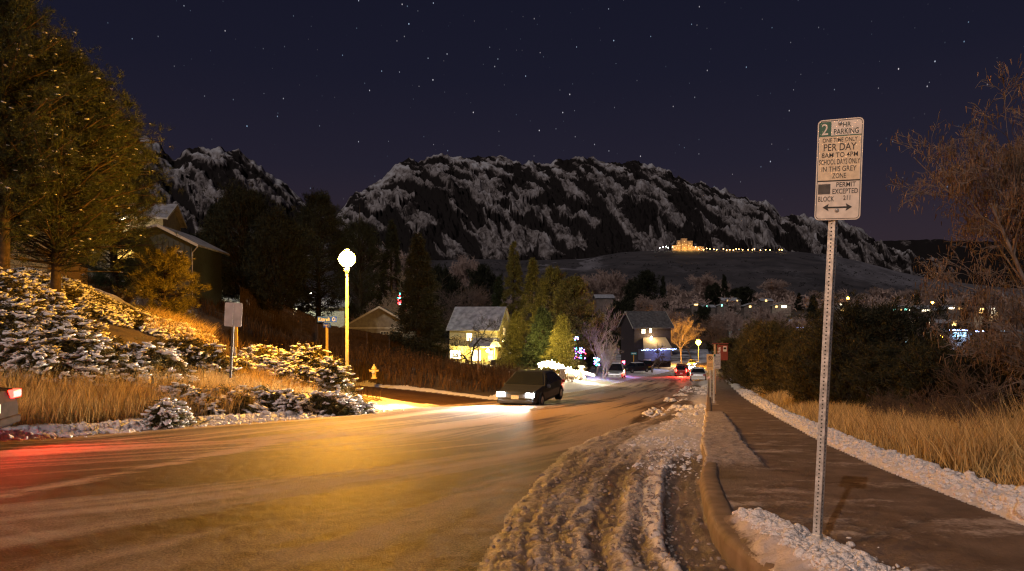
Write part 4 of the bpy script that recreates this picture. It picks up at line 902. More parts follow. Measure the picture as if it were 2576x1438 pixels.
# ---------------------------------------------------------------- fences
def fence(p0, p1, h, label, top_var=.0, step=0, capped=False):
    p0, p1 = Vector(p0), Vector(p1); L = (p1-p0).length; n = int(L/.155); r = thing('wooden_fence', p0, label, 'fence')
    m = MB(); d = (p1-p0)/L; ang = math.atan2(d.y, d.x)
    for i in range(n):
        q = d*(i+.5)*L/n; z = float(H(p0.x+q.x, p0.y+q.y))-p0.z; hh = h*(1+random.uniform(-.02, .02))
        m.box((q.x, q.y, z+hh/2), (.135, .025, hh+.3), ang+random.uniform(-.03, .03))
    m.build('boards', M_wood, r)
    k = max(2, int(L/2.4))
    for i in range(k+1):
        q = d*L*i/k; z = float(H(p0.x+q.x, p0.y+q.y))-p0.z; m = MB(); m.box((q.x, q.y-.08, z+h/2), (.11, .11, h+.25), ang); m.build('post', M_wood, r)
    m = MB()
    for i in range(k):
        a, b_ = d*L*i/k, d*L*(i+1)/k; za = float(H(p0.x+a.x, p0.y+a.y))-p0.z; zb = float(H(p0.x+b_.x, p0.y+b_.y))-p0.z
        for t in (.25, .8): m.tube([(a.x, a.y-.04, za+h*t), (b_.x, b_.y-.04, zb+h*t)], .04, 4)
    m.build('rails', M_wood, r); return r
fence(G(606, 60), G(795, 63), 2.5, 'tall dark plank fence across the slope left of the street name sign')
fence(G(800, 54), G(1128, 66), 2.0, 'long plank fence in front of the olive garage house')
fence(G(700, 72), G(860, 76), 1.9, 'paler plank fence further back behind the dark conifers')
y = 84; b = G(710, y); r = thing('floodlit_house', b, 'white floodlit house wall glimpsed behind the dark conifers and fence', 'house', rz=math.radians(6))
wl, rf = gable_house(r, 15, 6, P(0, 772, y).z-b.z, 1.0, mat('white_siding', (.6, .62, .5), .8), M_roofs)
for x in (-4.5, 3.5): lamp_light((x, -2.4, 3.4), 260, (1, .95, .6), name='floodlight', parent=r); bulb(r, (x, -.3, 3.2), .12, emis('flood', (1, .95, .7), 30), 'flood_lamp')
window(wl, 1.5, P(0, 768, y).z-b.z-.8, .7, .9, M_winh)

# ---------------------------------------------------------------- the laboratory on the mesa
y = 2560; k_ = y/F; b = P(1722, 632, y)
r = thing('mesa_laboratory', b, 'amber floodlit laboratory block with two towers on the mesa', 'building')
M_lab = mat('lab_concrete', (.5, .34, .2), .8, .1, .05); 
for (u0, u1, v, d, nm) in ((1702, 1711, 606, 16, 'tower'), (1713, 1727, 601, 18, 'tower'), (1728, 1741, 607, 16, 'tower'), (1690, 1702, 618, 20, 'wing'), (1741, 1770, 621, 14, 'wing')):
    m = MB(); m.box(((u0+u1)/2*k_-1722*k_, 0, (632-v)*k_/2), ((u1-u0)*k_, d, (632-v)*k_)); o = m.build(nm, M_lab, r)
    m = MB()
    for j in range(3):
        for q in range(3):
            if (j+q) % 2: m.box(((u0+(u1-u0)*(.2+.3*j))*k_-1722*k_, -d/2-.2, (632-v)*k_*(.25+.25*q)), (2.2, .3, 3.2))
    if len(m.v): m.build('window', emis('lab_window', (1, .62, .22), 1.6), o)
for (u, W) in ((1705, 1.0), (1720, 1.2), (1735, 1.0), (1752, .5)): lamp_light(((u-1722)*k_, -26, 6), 16000*W, (1, .55, .12), name='lab_floodlight', parent=r, r=2)
M_mlamp = emis('mesa_lamp', (1, .52, .14), 26); M_mlw = emis('mesa_lamp_white', (.9, 1, .85), 20)
LP = [(1660, 624, 1), (1668, 622, 1), (1676, 621, 1), (1681, 624, 1), (1692, 622, 0), (1750, 622, 0), (1758, 628, 0), (1770, 629, 0), (1778, 626, 0), (1786, 627, 0), (1796, 628, 0), (1803, 629, 0), (1820, 627, 0), (1828, 630, 0), (1836, 629, 0), (1845, 630, 0), (1852, 627, 0), (1859, 628, 0), (1868, 629, 0), (1882, 629, 0), (1893, 629, 0), (1898, 627, 0), (1913, 630, 0), (1926, 629, 0), (1937, 630, 0), (1961, 629, 0), (1967, 630, 0)]
for i, (u, v, wt) in enumerate(LP):
    b = P(u, 634, y-20); hh = (634-v)*k_
    if i == 0 or wt != LP[i-1][2] and i == 4:
        r = thing('car_park_lamp', b, 'x', 'street lamp', 'lamps along the mesa top')
        m = MB(); m.tube([(0, 0, 0), (0, 0, 1)], .25, 5); pole = m.build('pole', M_galv, r); v_, f_ = ICO1; g_o = np_mesh('lamp_globe', v_*1.7, f_, M_mlw if wt else M_mlamp, r)
        proto = r
    else:
        r = dup(proto, b, 0, 'x')
    for c in r.children:
        if c.name.startswith('pole'): c.scale = (1, 1, hh)
        else: c.location = (0, 0, hh)
    r['label'] = ('white lamp glowing on the mesa left of the laboratory' if wt else ('orange lamp beside the laboratory on the mesa' if u < 1790 else 'orange lamp in the long row on the mesa right of the laboratory'))

# ---------------------------------------------------------------- houses of the town in the valley
M_tw = [mat('town_siding', (.16, .12, .10), .9, .2, .5), mat('town_siding_pale', (.34, .27, .2), .9, .2, .5)]
def town_house(u, vt, y, wpx, label, wins=(), pale=0, roof=None, glow=None):
    k_ = y/F; b = G(u, y); r = thing('town_house', b, label, 'house', 'houses of the valley town', rz=math.radians(random.uniform(-14, 14)))
    w = wpx*k_; h = max(3., P(0, vt, y).z-b.z); rise = min(2.2, w*.18)
    wl, rf = gable_house(r, w, 8, h-rise, rise, M_tw[pale], roof or M_roofs, over=.6, z0=-4, axis=random.choice('xxy'))
    for (du, v, ww, hh, m) in wins:
        o = MB(); o.box((0, 0, 0), (ww*k_, .12, hh*k_)); q = o.build('window', m, wl); q.location = (du*k_, -.12, P(0, v, y).z-b.z)
        f = MB(); f.box((0, -.08, 0), (.14, .1, hh*k_)); f.box((0, -.09, 0), (ww*k_, .1, .12)); f.build('frame', M_trim, q)
    if glow: lamp_light((0, -3, max(2, h-rise-1)), glow[0], glow[1], name='added_town_glow', parent=r)  # added glow before the house front for ambient light in the town
    return r
WY, WB, WW = window_mat('town_window', (1, .60, .20), 5), window_mat('town_window_blue', (.4, .75, 1), 3.5), window_mat('town_window_white', (1, .86, .6), 7)
WT = window_mat('town_window_teal', (.3, 1, .8), 5)
town_house(1522, 742, 330, 44, 'dark house with a pale roof above the yellow conifers', [])
town_house(1757, 762, 480, 34, 'far house with one long orange window left of the bare trees', [(-6, 767, 9, 3, WY)])
town_house(1785, 768, 460, 30, 'small far house with one yellow window above the far street lamp', [(-8, 771, 3, 3, WT)])
town_house(1840, 750, 540, 46, 'far house with two yellow windows under the dark conifer tops', [(-9, 757, 5, 3, WY), (14, 757, 3, 3, WY)])
town_house(1890, 764, 470, 36, 'far house with a single warm window right of the teal light', [(-3, 772, 5, 4, WY)])
town_house(1818, 765, 480, 26, 'far house with a tiny teal window', [(-2, 769, 3, 4, WT)])
town_house(1930, 752, 520, 30, 'far house with a small yellow porch light', [(-3, 757, 5, 4, WY)])
town_house(1966, 762, 480, 44, 'far house with two bright windows left of the sign post', [(-12, 772, 4, 4, WY), (6, 772, 11, 5, WW)], pale=1)
town_house(1803, 806, 300, 34, 'house with a yellow window and a dim side right of the far street lamp', [(-4, 812, 8, 4, WY), (9, 812, 4, 3, WY)])
town_house(1857, 808, 290, 48, 'pale blue lit house with white windows above the bus stop sign', [(-7, 813, 5, 5, WW), (-9, 829, 8, 9, WB), (6, 829, 18, 8, WB)], pale=1, glow=(700, (.5, .8, 1)))
town_house(1895, 832, 250, 44, 'low house with three small white windows below the bare trees', [(-8, 838, 5, 5, WB), (0, 838, 3, 5, WW), (9, 840, 5, 4, WY)])
town_house(2020, 804, 330, 60, 'house with orange windows over a thin blue light string', [(-8, 812, 9, 3, WY), (8, 812, 4, 5, WY)])
town_house(2066, 804, 340, 40, 'house with a row of warm windows just left of the sign post', [(-7, 811, 6, 3, WY), (7, 811, 8, 4, WW)])
town_house(2128, 770, 430, 60, 'pale far house with two cream windows right of the sign post', [(-13, 767, 5, 5, WW), (-9, 780, 8, 6, WY), (7, 780, 6, 6, WY)], pale=1)
town_house(2270, 770, 380, 66, 'long house with four yellow green windows right of the big dark juniper', [(-18, 780, 8, 4, WT), (-4, 780, 5, 3, WY), (8, 779, 6, 4, WT), (20, 780, 9, 7, WW)])
town_house(2330, 770, 360, 40, 'house under a long slanting lit eave beside the lit vase shaped tree', [(0, 782, 20, 4, WW)])
town_house(2284, 802, 300, 70, 'house with three dazzling windows in the middle of the right hand town', [(-14, 810, 9, 7, WW), (11, 813, 7, 6, WW)], glow=(500, (1, .7, .35)))
town_house(2335, 800, 290, 34, 'narrow house with stacked green and white windows', [(-4, 807, 10, 4, WT), (1, 813, 6, 6, WW)])
town_house(2282, 850, 190, 40, 'low bluish house behind the bare twigs', [(2, 859, 12, 8, WB)])
town_house(2400, 770, 350, 66, 'house with a bright eave strip left of the dark fir', [(-6, 776, 14, 4, WW), (16, 777, 10, 4, WY)])
town_house(2400, 806, 300, 40, 'house with a lit triangular gable window', [(0, 814, 12, 12, WY)])
town_house(2414, 830, 210, 62, 'house washed in bright blue light behind the bare branches', [(-12, 842, 16, 12, WB), (10, 842, 16, 12, WB)], pale=1, glow=(1600, (.25, .45, 1)))
town_house(2495, 772, 330, 84, 'wide cream lit house with a white window at the far right', [(-22, 782, 14, 12, WY), (3, 783, 8, 14, WW), (22, 784, 18, 8, WY)], pale=1, glow=(900, (1, .75, .4)))
town_house(2540, 826, 260, 50, 'house with a dim teal window behind the right hand branches', [(-20, 833, 10, 4, WB), (4, 834, 4, 5, WB)])
town_house(2215, 800, 330, 40, 'dim house tucked behind the big dark juniper', [(0, 812, 6, 4, WY)])
q_ = [tuple(P(u, 826+random.uniform(-1, 1), 318)) for u in np.linspace(1996, 2030, 22)]; string_lights('fairy_lights', q_, .22, M_bl, 'thin blue light string under the orange windows left of the sign post')
q_ = [tuple(P(u, 831+random.uniform(-1, 1), 200)) for u in np.linspace(2389, 2438, 40)]; string_lights('fairy_lights', q_, .12, M_bl, 'bright blue light string along the eave of the blue washed house')
q_ = [tuple(P(u, 834+random.uniform(-1, 1), 230)) for u in np.linspace(2452, 2476, 16)]; string_lights('fairy_lights', q_, .12, M_bl, 'short blue light string right of the blue washed house')
# ---------------------------------------------------------------- vegetation
def leafmat(name, a, b, rough=.75, trans=.25): return mat(name, a, rough, .1, 3, island=True, trans=trans, col2=b, spec=.2)
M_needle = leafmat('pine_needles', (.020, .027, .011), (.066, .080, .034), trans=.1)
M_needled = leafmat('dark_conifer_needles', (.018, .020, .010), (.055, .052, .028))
M_needley = leafmat('lamplit_yellow_needles', (.085, .075, .016), (.32, .27, .07))  # brighter yellow copy of the needles, lamplight put into the colour
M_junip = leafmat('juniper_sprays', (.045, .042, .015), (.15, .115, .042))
M_bark = mat('bark', (.03, .022, .016), .95, .3, 8, bump=.6, col2=(.085, .06, .042), spec=.1)
M_barkg = mat('grey_bark', (.12, .095, .08), .9, .3, 8, col2=(.24, .19, .16))
M_twig = mat('bare_twigs', (.13, .085, .06), .9, .2, 3, col2=(.26, .18, .14))
M_twigd = mat('dark_twigs', (.05, .032, .022), .9, .2, 3, col2=(.13, .085, .055))
M_twigp = mat('pale_bare_twigs', (.25, .20, .17), .9, .2, 3, col2=(.42, .34, .30))
M_catkin = leafmat('hanging_catkins', (.08, .052, .034), (.24, .16, .105), trans=.3)
M_grass = leafmat('dry_grass', (.28, .19, .08), (.80, .58, .26), trans=.3)
M_grassb = leafmat('brown_dry_grass', (.045, .024, .011), (.13, .072, .033), trans=.2)

def conifer_geo(h, R, nb=220, tufts=9, nl=.22, nw=.02, k=11, kind='pine', cb=.18, gap=.15):
    t = RNG.random(nb)**(.85 if kind == 'pine' else 1.15); z = h*(cb+(1-cb)*t)
    if kind == 'pine': L = R*np.clip(np.sin(PI*(t*.80+.16)), .12, 1)**.8*RNG.uniform(.65, 1.12, nb)
    elif kind == 'spruce': L = R*((1-t)**.85+.04)*RNG.uniform(.75, 1.1, nb)
    elif kind == 'oval': L = R*np.clip(np.sin(PI*(t*.84+.14)), .1, 1)**.55*RNG.uniform(.7, 1.1, nb)
    z = z*(.80 if kind == 'oval' else .92 if kind == 'pine' else 1.)
    az = RNG.uniform(0, 2*PI, nb); L = L*(1+.28*np.sin(az*2+R)+.12*np.sin(az*5+3))
    el = {'pine': RNG.uniform(.02, .55, nb), 'spruce': RNG.uniform(-.35, .05, nb), 'oval': RNG.uniform(.35, .95, nb)}[kind]
    D = np.stack([np.cos(az)*np.cos(el), np.sin(az)*np.cos(el), np.sin(el)], 1); B = np.stack([0*z, 0*z, z], 1)
    S0 = np.sqrt(RNG.uniform(gap, 1.0, (nb, tufts)))
    side = np.stack([-np.sin(az), np.cos(az), 0*az], 1)
    C = B[:, None]+D[:, None]*(L[:, None]*S0)[..., None]+side[:, None]*(RNG.normal(0, .16, (nb, tufts))*L[:, None]*S0)[..., None]
    C[..., 2] += RNG.normal(0, .05*R, (nb, tufts))+(.10*R*S0**2 if kind == 'pine' else 0)
    Dt = nrm(D[:, None]+np.array([0, 0, .45 if kind != 'spruce' else -.25])+RNG.normal(0, .45, (nb, tufts, 3)))
    keep = (S0 < 1.1).ravel(); Cf = C.reshape(-1, 3)[keep]; Df = Dt.reshape(-1, 3)[keep]; n = len(Cf)
    Bn = np.repeat(Cf, k, 0)+RNG.normal(0, nl*.25, (n*k, 3)); Dn = np.repeat(Df, k, 0)*.75+rdir(n*k)*.8
    Vn = blades(Bn, Dn, RNG.uniform(.7, 1.25, n*k)*nl, nw, two=False)
    mid = B+D*L[:, None]*.5
    tips = B+D*L[:, None]*.95
    Pz = prisms(np.concatenate([B, mid]), np.concatenate([mid, tips]), np.concatenate([L*.014+.01, L*.009+.006]), np.concatenate([L*.009+.006, L*.002+.004]))
    # side twigs towards the tufts
    i = RNG.integers(0, nb, n*1); 
    return Vn, Pz, Cf
def conifer(name, loc, h, R, label, m=None, snow=0, group=None, seed=None, **kw):
    r = thing(name, loc, label, 'tree', group); Vn, Pz, C = conifer_geo(h, R, **kw)
    tr = MB(); tr.tube([(0, 0, -1.2), (0, 0, h*.02), (h*.006, 0, h*.3), (-h*.006, h*.004, h*.65), (0, 0, h*.97)], [h*.021, h*.019, h*.015, h*.008, .012], 9); t = tr.build('trunk', M_bark, r, smooth=True)
    np_mesh('branches', *Pz, M_bark, t); np_mesh('crown', *Vn, m or M_needle, r)
    if snow:
        j = RNG.choice(len(C), snow, replace=False); s = RNG.uniform(.25, 1, snow)*min(h, 8)*.0075
        V, f = blobs(C[j]+[0, 0, .05], np.stack([s*1.9, s*1.2, s*.55], 1), ico=ICO1); np_mesh('snow_clumps', V, f, M_snowp, r, smooth=True)
    return r
def bare_geo(h, spread, levels=5, n0=7, nper=5, droop=0., r0=.16, up=.55, thick=1.0, crook=.18, first=.25, multi=1, rmin=.004, lr=(.42, .72), l0=.62):
    P0, P1, R0, R1 = [], [], [], []
    base = np.zeros((multi, 3)); D = nrm(np.stack([RNG.normal(0, .12+.25*(multi > 1), multi), RNG.normal(0, .12+.25*(multi > 1), multi), np.ones(multi)], 1)); L = np.full(multi, h*l0); R = np.full(multi, r0)
    tips = None
    for lv in range(levels):
        n = len(base); segs = 4 if lv < 2 else 3; p = base; d = D; pts = [p]
        for s in range(segs):
            d = nrm(d+RNG.normal(0, crook, (n, 3))+np.array([0, 0, .10 if lv < 2 else .08-droop*.6])); q = p+d*(L/segs)[:, None]
            ra = R*(1-.62*s/segs); rb = R*(1-.62*(s+1)/segs); P0.append(p); P1.append(q); R0.append(ra); R1.append(rb); p = q; pts.append(q)
        pts = np.stack(pts, 1); tips = p; Dend = d
        if lv == levels-1: break
        k = n0 if lv == 0 else nper
        idx = np.repeat(np.arange(n), k); f = RNG.uniform(first if lv == 0 else .25, 1.0, n*k)*segs; i0 = np.minimum(f.astype(int), segs-1); fr = (f-i0)[:, None]
        base = pts[idx, i0]*(1-fr)+pts[idx, i0+1]*fr
        pd = nrm(pts[idx, i0+1]-pts[idx, i0]); out = RNG.normal(0, 1, (n*k, 3)); out[:, 2] *= .5; out = nrm(out-pd*np.sum(out*pd, 1, keepdims=True))
        D = nrm(pd*up+out*spread*.8+np.array([0, 0, .22-droop*.5*(lv > 0)]))
        L = L[idx]*RNG.uniform(lr[0], lr[1], n*k)*(1-.25*(f/segs)*(lv == 0)); R = np.maximum(R[idx]*(1-.6*f/segs)*.55, rmin)
    R0 = np.maximum(np.concatenate(R0), rmin)*thick; R1 = np.maximum(np.concatenate(R1), rmin*.6)*thick
    return np.concatenate(P0), np.concatenate(P1), R0, R1, tips, Dend
def bare_tree(name, loc, h, label, spread=1., m=None, group=None, catkins=0, cat_len=.25, cat='tree', rz=0, **kw):
    r = thing(name, loc, label, cat, group, rz); P0, P1, R0, R1, tips, dd = bare_geo(h, spread, **kw)
    big = np.zeros(len(R0), bool); big[np.argsort(-R0, kind='stable')[:max(10, len(R0)//12)]] = True
    np_mesh('trunk', *prisms(P0[big], P1[big], R0[big], R1[big], 6), m or M_twig, r, smooth=True)
    np_mesh('crown', *prisms(P0[~big], P1[~big], R0[~big], R1[~big], 3), m or M_twig, r)
    if catkins:
        i = RNG.integers(0, len(tips), catkins); B = tips[i]+RNG.normal(0, cat_len*.5, (catkins, 3))
        D = nrm(np.array([0, 0, -1.])+RNG.normal(0, .22, (catkins, 3))); np_mesh('catkins', *blades(B, D, RNG.uniform(.5, 1.3, catkins)*cat_len, cat_len*.11), M_catkin, r)
    return r

# --- pines on the left bank
g = G(5, 24); conifer('pine_tree', g, P(0, -120, 24).z-g.z, 2.5, 'tallest pine at the left edge reaching out of the picture', snow=300, nb=380, tufts=14, k=14, cb=.16)
g = G(140, 27); conifer('pine_tree', g, P(0, 122, 27).z-g.z, 4.3, 'broad pine with snow specks on the left bank, right of the tallest pine', snow=520, nb=560, tufts=15, k=14, cb=.10)
g = G(285, 38); g.z -= .3; conifer('pine_tree', g, P(0, 260, 38).z-g.z, 2.7, 'pine with upswept branch tips whose crown hides the hillside house', snow=120, nb=420, tufts=14, k=13, cb=.30)
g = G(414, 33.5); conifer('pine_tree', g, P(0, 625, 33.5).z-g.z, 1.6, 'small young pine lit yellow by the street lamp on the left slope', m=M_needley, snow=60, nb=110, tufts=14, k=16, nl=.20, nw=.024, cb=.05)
# --- dark conifers behind the lamp
for (u, vt, y, R, kd, lab) in ((485, 600, 72, 3.2, 'pine', 'dark conifer behind the grey green house roof'), (612, 436, 66, 4.6, 'oval', 'big dark conifer with a rounded top left of the street lamp'), (540, 520, 78, 4.0, 'spruce', 'dark conifer just right of the grey green house'),
                               (700, 505, 62, 4.2, 'oval', 'dark spreading conifer above the plank fence'), (800, 478, 74, 4.6, 'pine', 'tall dark pine directly behind the street lamp'), (905, 500, 88, 4.6, 'oval', 'dusky conifer right behind the lamp glow'), (985, 560, 92, 4.0, 'spruce', 'brownish conifer left of the big dark spruce'),
                               (1052, 596, 60, 2.6, 'spruce', 'narrow dark spruce beside the olive garage house')):
    g = G(u, y); conifer('conifer_tree', g, P(0, vt, y).z-g.z, R, lab, m=M_needled, group='dark conifers behind the fence', nb=300, tufts=10, k=8, nl=.42, nw=.065, kind=kd, cb=.12 if kd != 'spruce' else .04, gap=.3)
# --- lit evergreens by the yellow house
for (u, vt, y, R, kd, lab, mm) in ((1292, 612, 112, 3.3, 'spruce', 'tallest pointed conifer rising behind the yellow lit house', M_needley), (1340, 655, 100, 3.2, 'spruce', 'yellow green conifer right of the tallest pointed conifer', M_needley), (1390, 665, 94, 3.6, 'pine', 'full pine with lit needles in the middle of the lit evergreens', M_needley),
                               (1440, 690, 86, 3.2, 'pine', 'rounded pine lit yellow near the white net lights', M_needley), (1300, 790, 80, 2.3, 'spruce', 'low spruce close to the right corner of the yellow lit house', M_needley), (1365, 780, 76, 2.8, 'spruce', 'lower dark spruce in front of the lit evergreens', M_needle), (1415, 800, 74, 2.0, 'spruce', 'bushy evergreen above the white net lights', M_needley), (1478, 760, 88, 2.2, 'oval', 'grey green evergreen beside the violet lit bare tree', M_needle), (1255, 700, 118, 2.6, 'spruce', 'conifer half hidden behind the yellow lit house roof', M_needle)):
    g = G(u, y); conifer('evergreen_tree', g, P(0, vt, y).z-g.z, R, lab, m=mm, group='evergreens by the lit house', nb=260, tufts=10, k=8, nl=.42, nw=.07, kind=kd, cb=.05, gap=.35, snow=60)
# --- bare trees of the middle distance
g = G(1185, 74); bare_tree('bare_tree', g, P(0, 745, 74).z-g.z, 'dark crooked bare tree silhouetted against the yellow lit house', m=mat('dark_bark', (.03, .022, .018), .9), levels=5, n0=6, nper=4, multi=2, r0=.13, spread=1.1, crook=.3, thick=1.1, rmin=.012)
for (u, vt, y, lab, mm, kw) in ((1175, 685, 120, 'reddish bare tree crown above the yellow lit house', M_twig, dict(n0=12, nper=6, spread=1.1)), (1518, 850, 76, 'slender pale bare tree with violet light at its top', M_twigp, dict(n0=9, nper=4, multi=2, spread=.6)), (1500, 770, 84, 'thin violet lit bare tree behind the slender pale one', M_twigp, dict(n0=9, nper=4, spread=.5)),
                             (1590, 765, 150, 'wide rust brown bare tree above the snowy yard', M_twig, dict(n0=12, nper=6, spread=1.1)), (1714, 800, 158, 'bare tree lit yellow just left of the far street lamp', M_twigp, dict(n0=12, nper=5, spread=.8)), (1660, 850, 128, 'dark leaning bare tree in front of the blue trimmed house', M_twig, dict(n0=8, nper=5, spread=1.2, crook=.3)), (1740, 790, 185, 'brown bare tree behind the far street lamp', M_twig, dict(n0=12, nper=6, spread=1.1)),
                             (1685, 790, 175, 'brown bare tree right of the blue trimmed house', M_twig, dict(n0=12, nper=6, spread=1.1)), (1640, 860, 112, 'low twiggy bare tree by the dark red parked car', M_twig, dict(n0=8, nper=4, spread=1.2)), (925, 720, 78, 'pale lit bare tree left of the olive garage roof', M_twigp, dict(n0=10, nper=6, spread=1.2)), (965, 700, 84, 'pale bare tree tips above the olive garage roof', M_twigp, dict(n0=10, nper=5, spread=.8)), (1800, 790, 190, 'brown bare tree right of the far street lamp', M_twig, dict(n0=12, nper=6, spread=1.1))):
    g = G(u, y); bare_tree('bare_tree', g, P(0, vt, y).z-g.z+.3, lab, m=mm, levels=5, r0=.16, group='bare trees of the middle distance', rmin=.02 if y > 100 else .012, **kw)
for (u, v, y, W, c) in ((925, 830, 73, 500, (1, .8, .5)), (1500, 830, 80, 60, (.45, .25, 1))): lamp_light(P(u, v, y), W, c, name='added_branch_fill')  # added lights on the bare trees, without any fitting

# --- right hand side: evergreens, dead shrub, birch
for (u, vt, y, R, kd, lab, mm) in ((2195, 742, 20, 2.0, 'oval', 'large dark juniper tree right of the parking sign post', M_needled), (2140, 800, 24, 1.7, 'oval', 'olive juniper directly behind the parking sign post', M_junip), (1985, 820, 31, 2.2, 'oval', 'olive juniper bush left of the parking sign post', M_junip), (1900, 880, 44, 1.8, 'oval', 'small olive juniper bush nearest the pavement bend', M_junip), (1930, 790, 52, 2.6, 'oval', 'brown green shrub behind the small juniper bush', M_junip), (1850, 835, 60, 2.0, 'oval', 'dusky shrub right of the bus stop sign', M_junip), (2290, 880, 17, 1.5, 'oval', 'black juniper in the hollow beneath the bare birch', M_needled), (2420, 900, 15, 1.6, 'oval', 'black juniper behind the tall grass at the right', M_needled), (2085, 900, 22, 1.6, 'oval', 'low juniper hidden behind the parking sign post', M_junip)):
    g = G(u, y); g.z -= .1; conifer('juniper_tree', g, max(1.5, P(0, vt, y).z-g.z), R, lab, m=mm, group='junipers below the pavement', nb=420, tufts=13, k=9, nl=.15, nw=.02, kind=kd, cb=.0, gap=.35)
g = G(2885, 9.2); bare_tree('birch_tree', g, 5.4, 'large bare birch with hanging catkins at the right edge', m=M_barkg, levels=5, n0=30, nper=7, multi=4, r0=.05, spread=.85, up=.9, droop=.22, catkins=30000, cat_len=.12, first=.04, rmin=.0035, lr=(.28, .52), l0=.85)
for (u, y, hh, lab) in ((2230, 13, 1.1, 'dead brown shrub between the tall grass and the dark juniper'), (2340, 11, 1.1, 'dead shrub with arching twigs in front of the birch'), (2440, 9.5, 1.5, 'thicket of bare stems at the foot of the birch'), (1870, 52, 2.6, 'grey brown twiggy shrub at the pavement bend')):
    g = G(u, y); bare_tree('bare_shrub', g, hh, lab, m=M_twigd, levels=4, n0=7, nper=4, multi=7, r0=.015, spread=1.0, cat='shrub', group='bare shrubs', rmin=.003 if y < 30 else .012)

# --- trees of the valley town: four shapes, copied
def protos():
    out = []
    for kd, hh, R, kw in (('bare', 10, 0, dict(n0=14, nper=6, spread=1.2)), ('bare', 10, 0, dict(n0=14, nper=6, spread=.8, multi=2)), ('con', 10, 2.6, dict(kind='spruce', cb=.03)), ('con', 10, 3.6, dict(kind='oval', cb=.08)), ('con', 10, 3.4, dict(kind='pine', cb=.15))):
        if kd == 'bare': o = bare_tree('town_tree', (0, 0, 0), hh, 'x', m=M_twigt, levels=5, r0=.2, rmin=.035, group='bare trees of the town', **kw)
        else: o = conifer('town_conifer', (0, 0, 0), hh, R, 'x', m=M_needled, nb=160, tufts=8, k=7, nl=.6, nw=.12, gap=.35, group='conifers of the town', **kw)
        out.append(o)
    return out
M_twigt = mat('town_twigs', (.28, .18, .14), .9, .2, 3, col2=(.55, .39, .32))
PR = protos(); used = set()
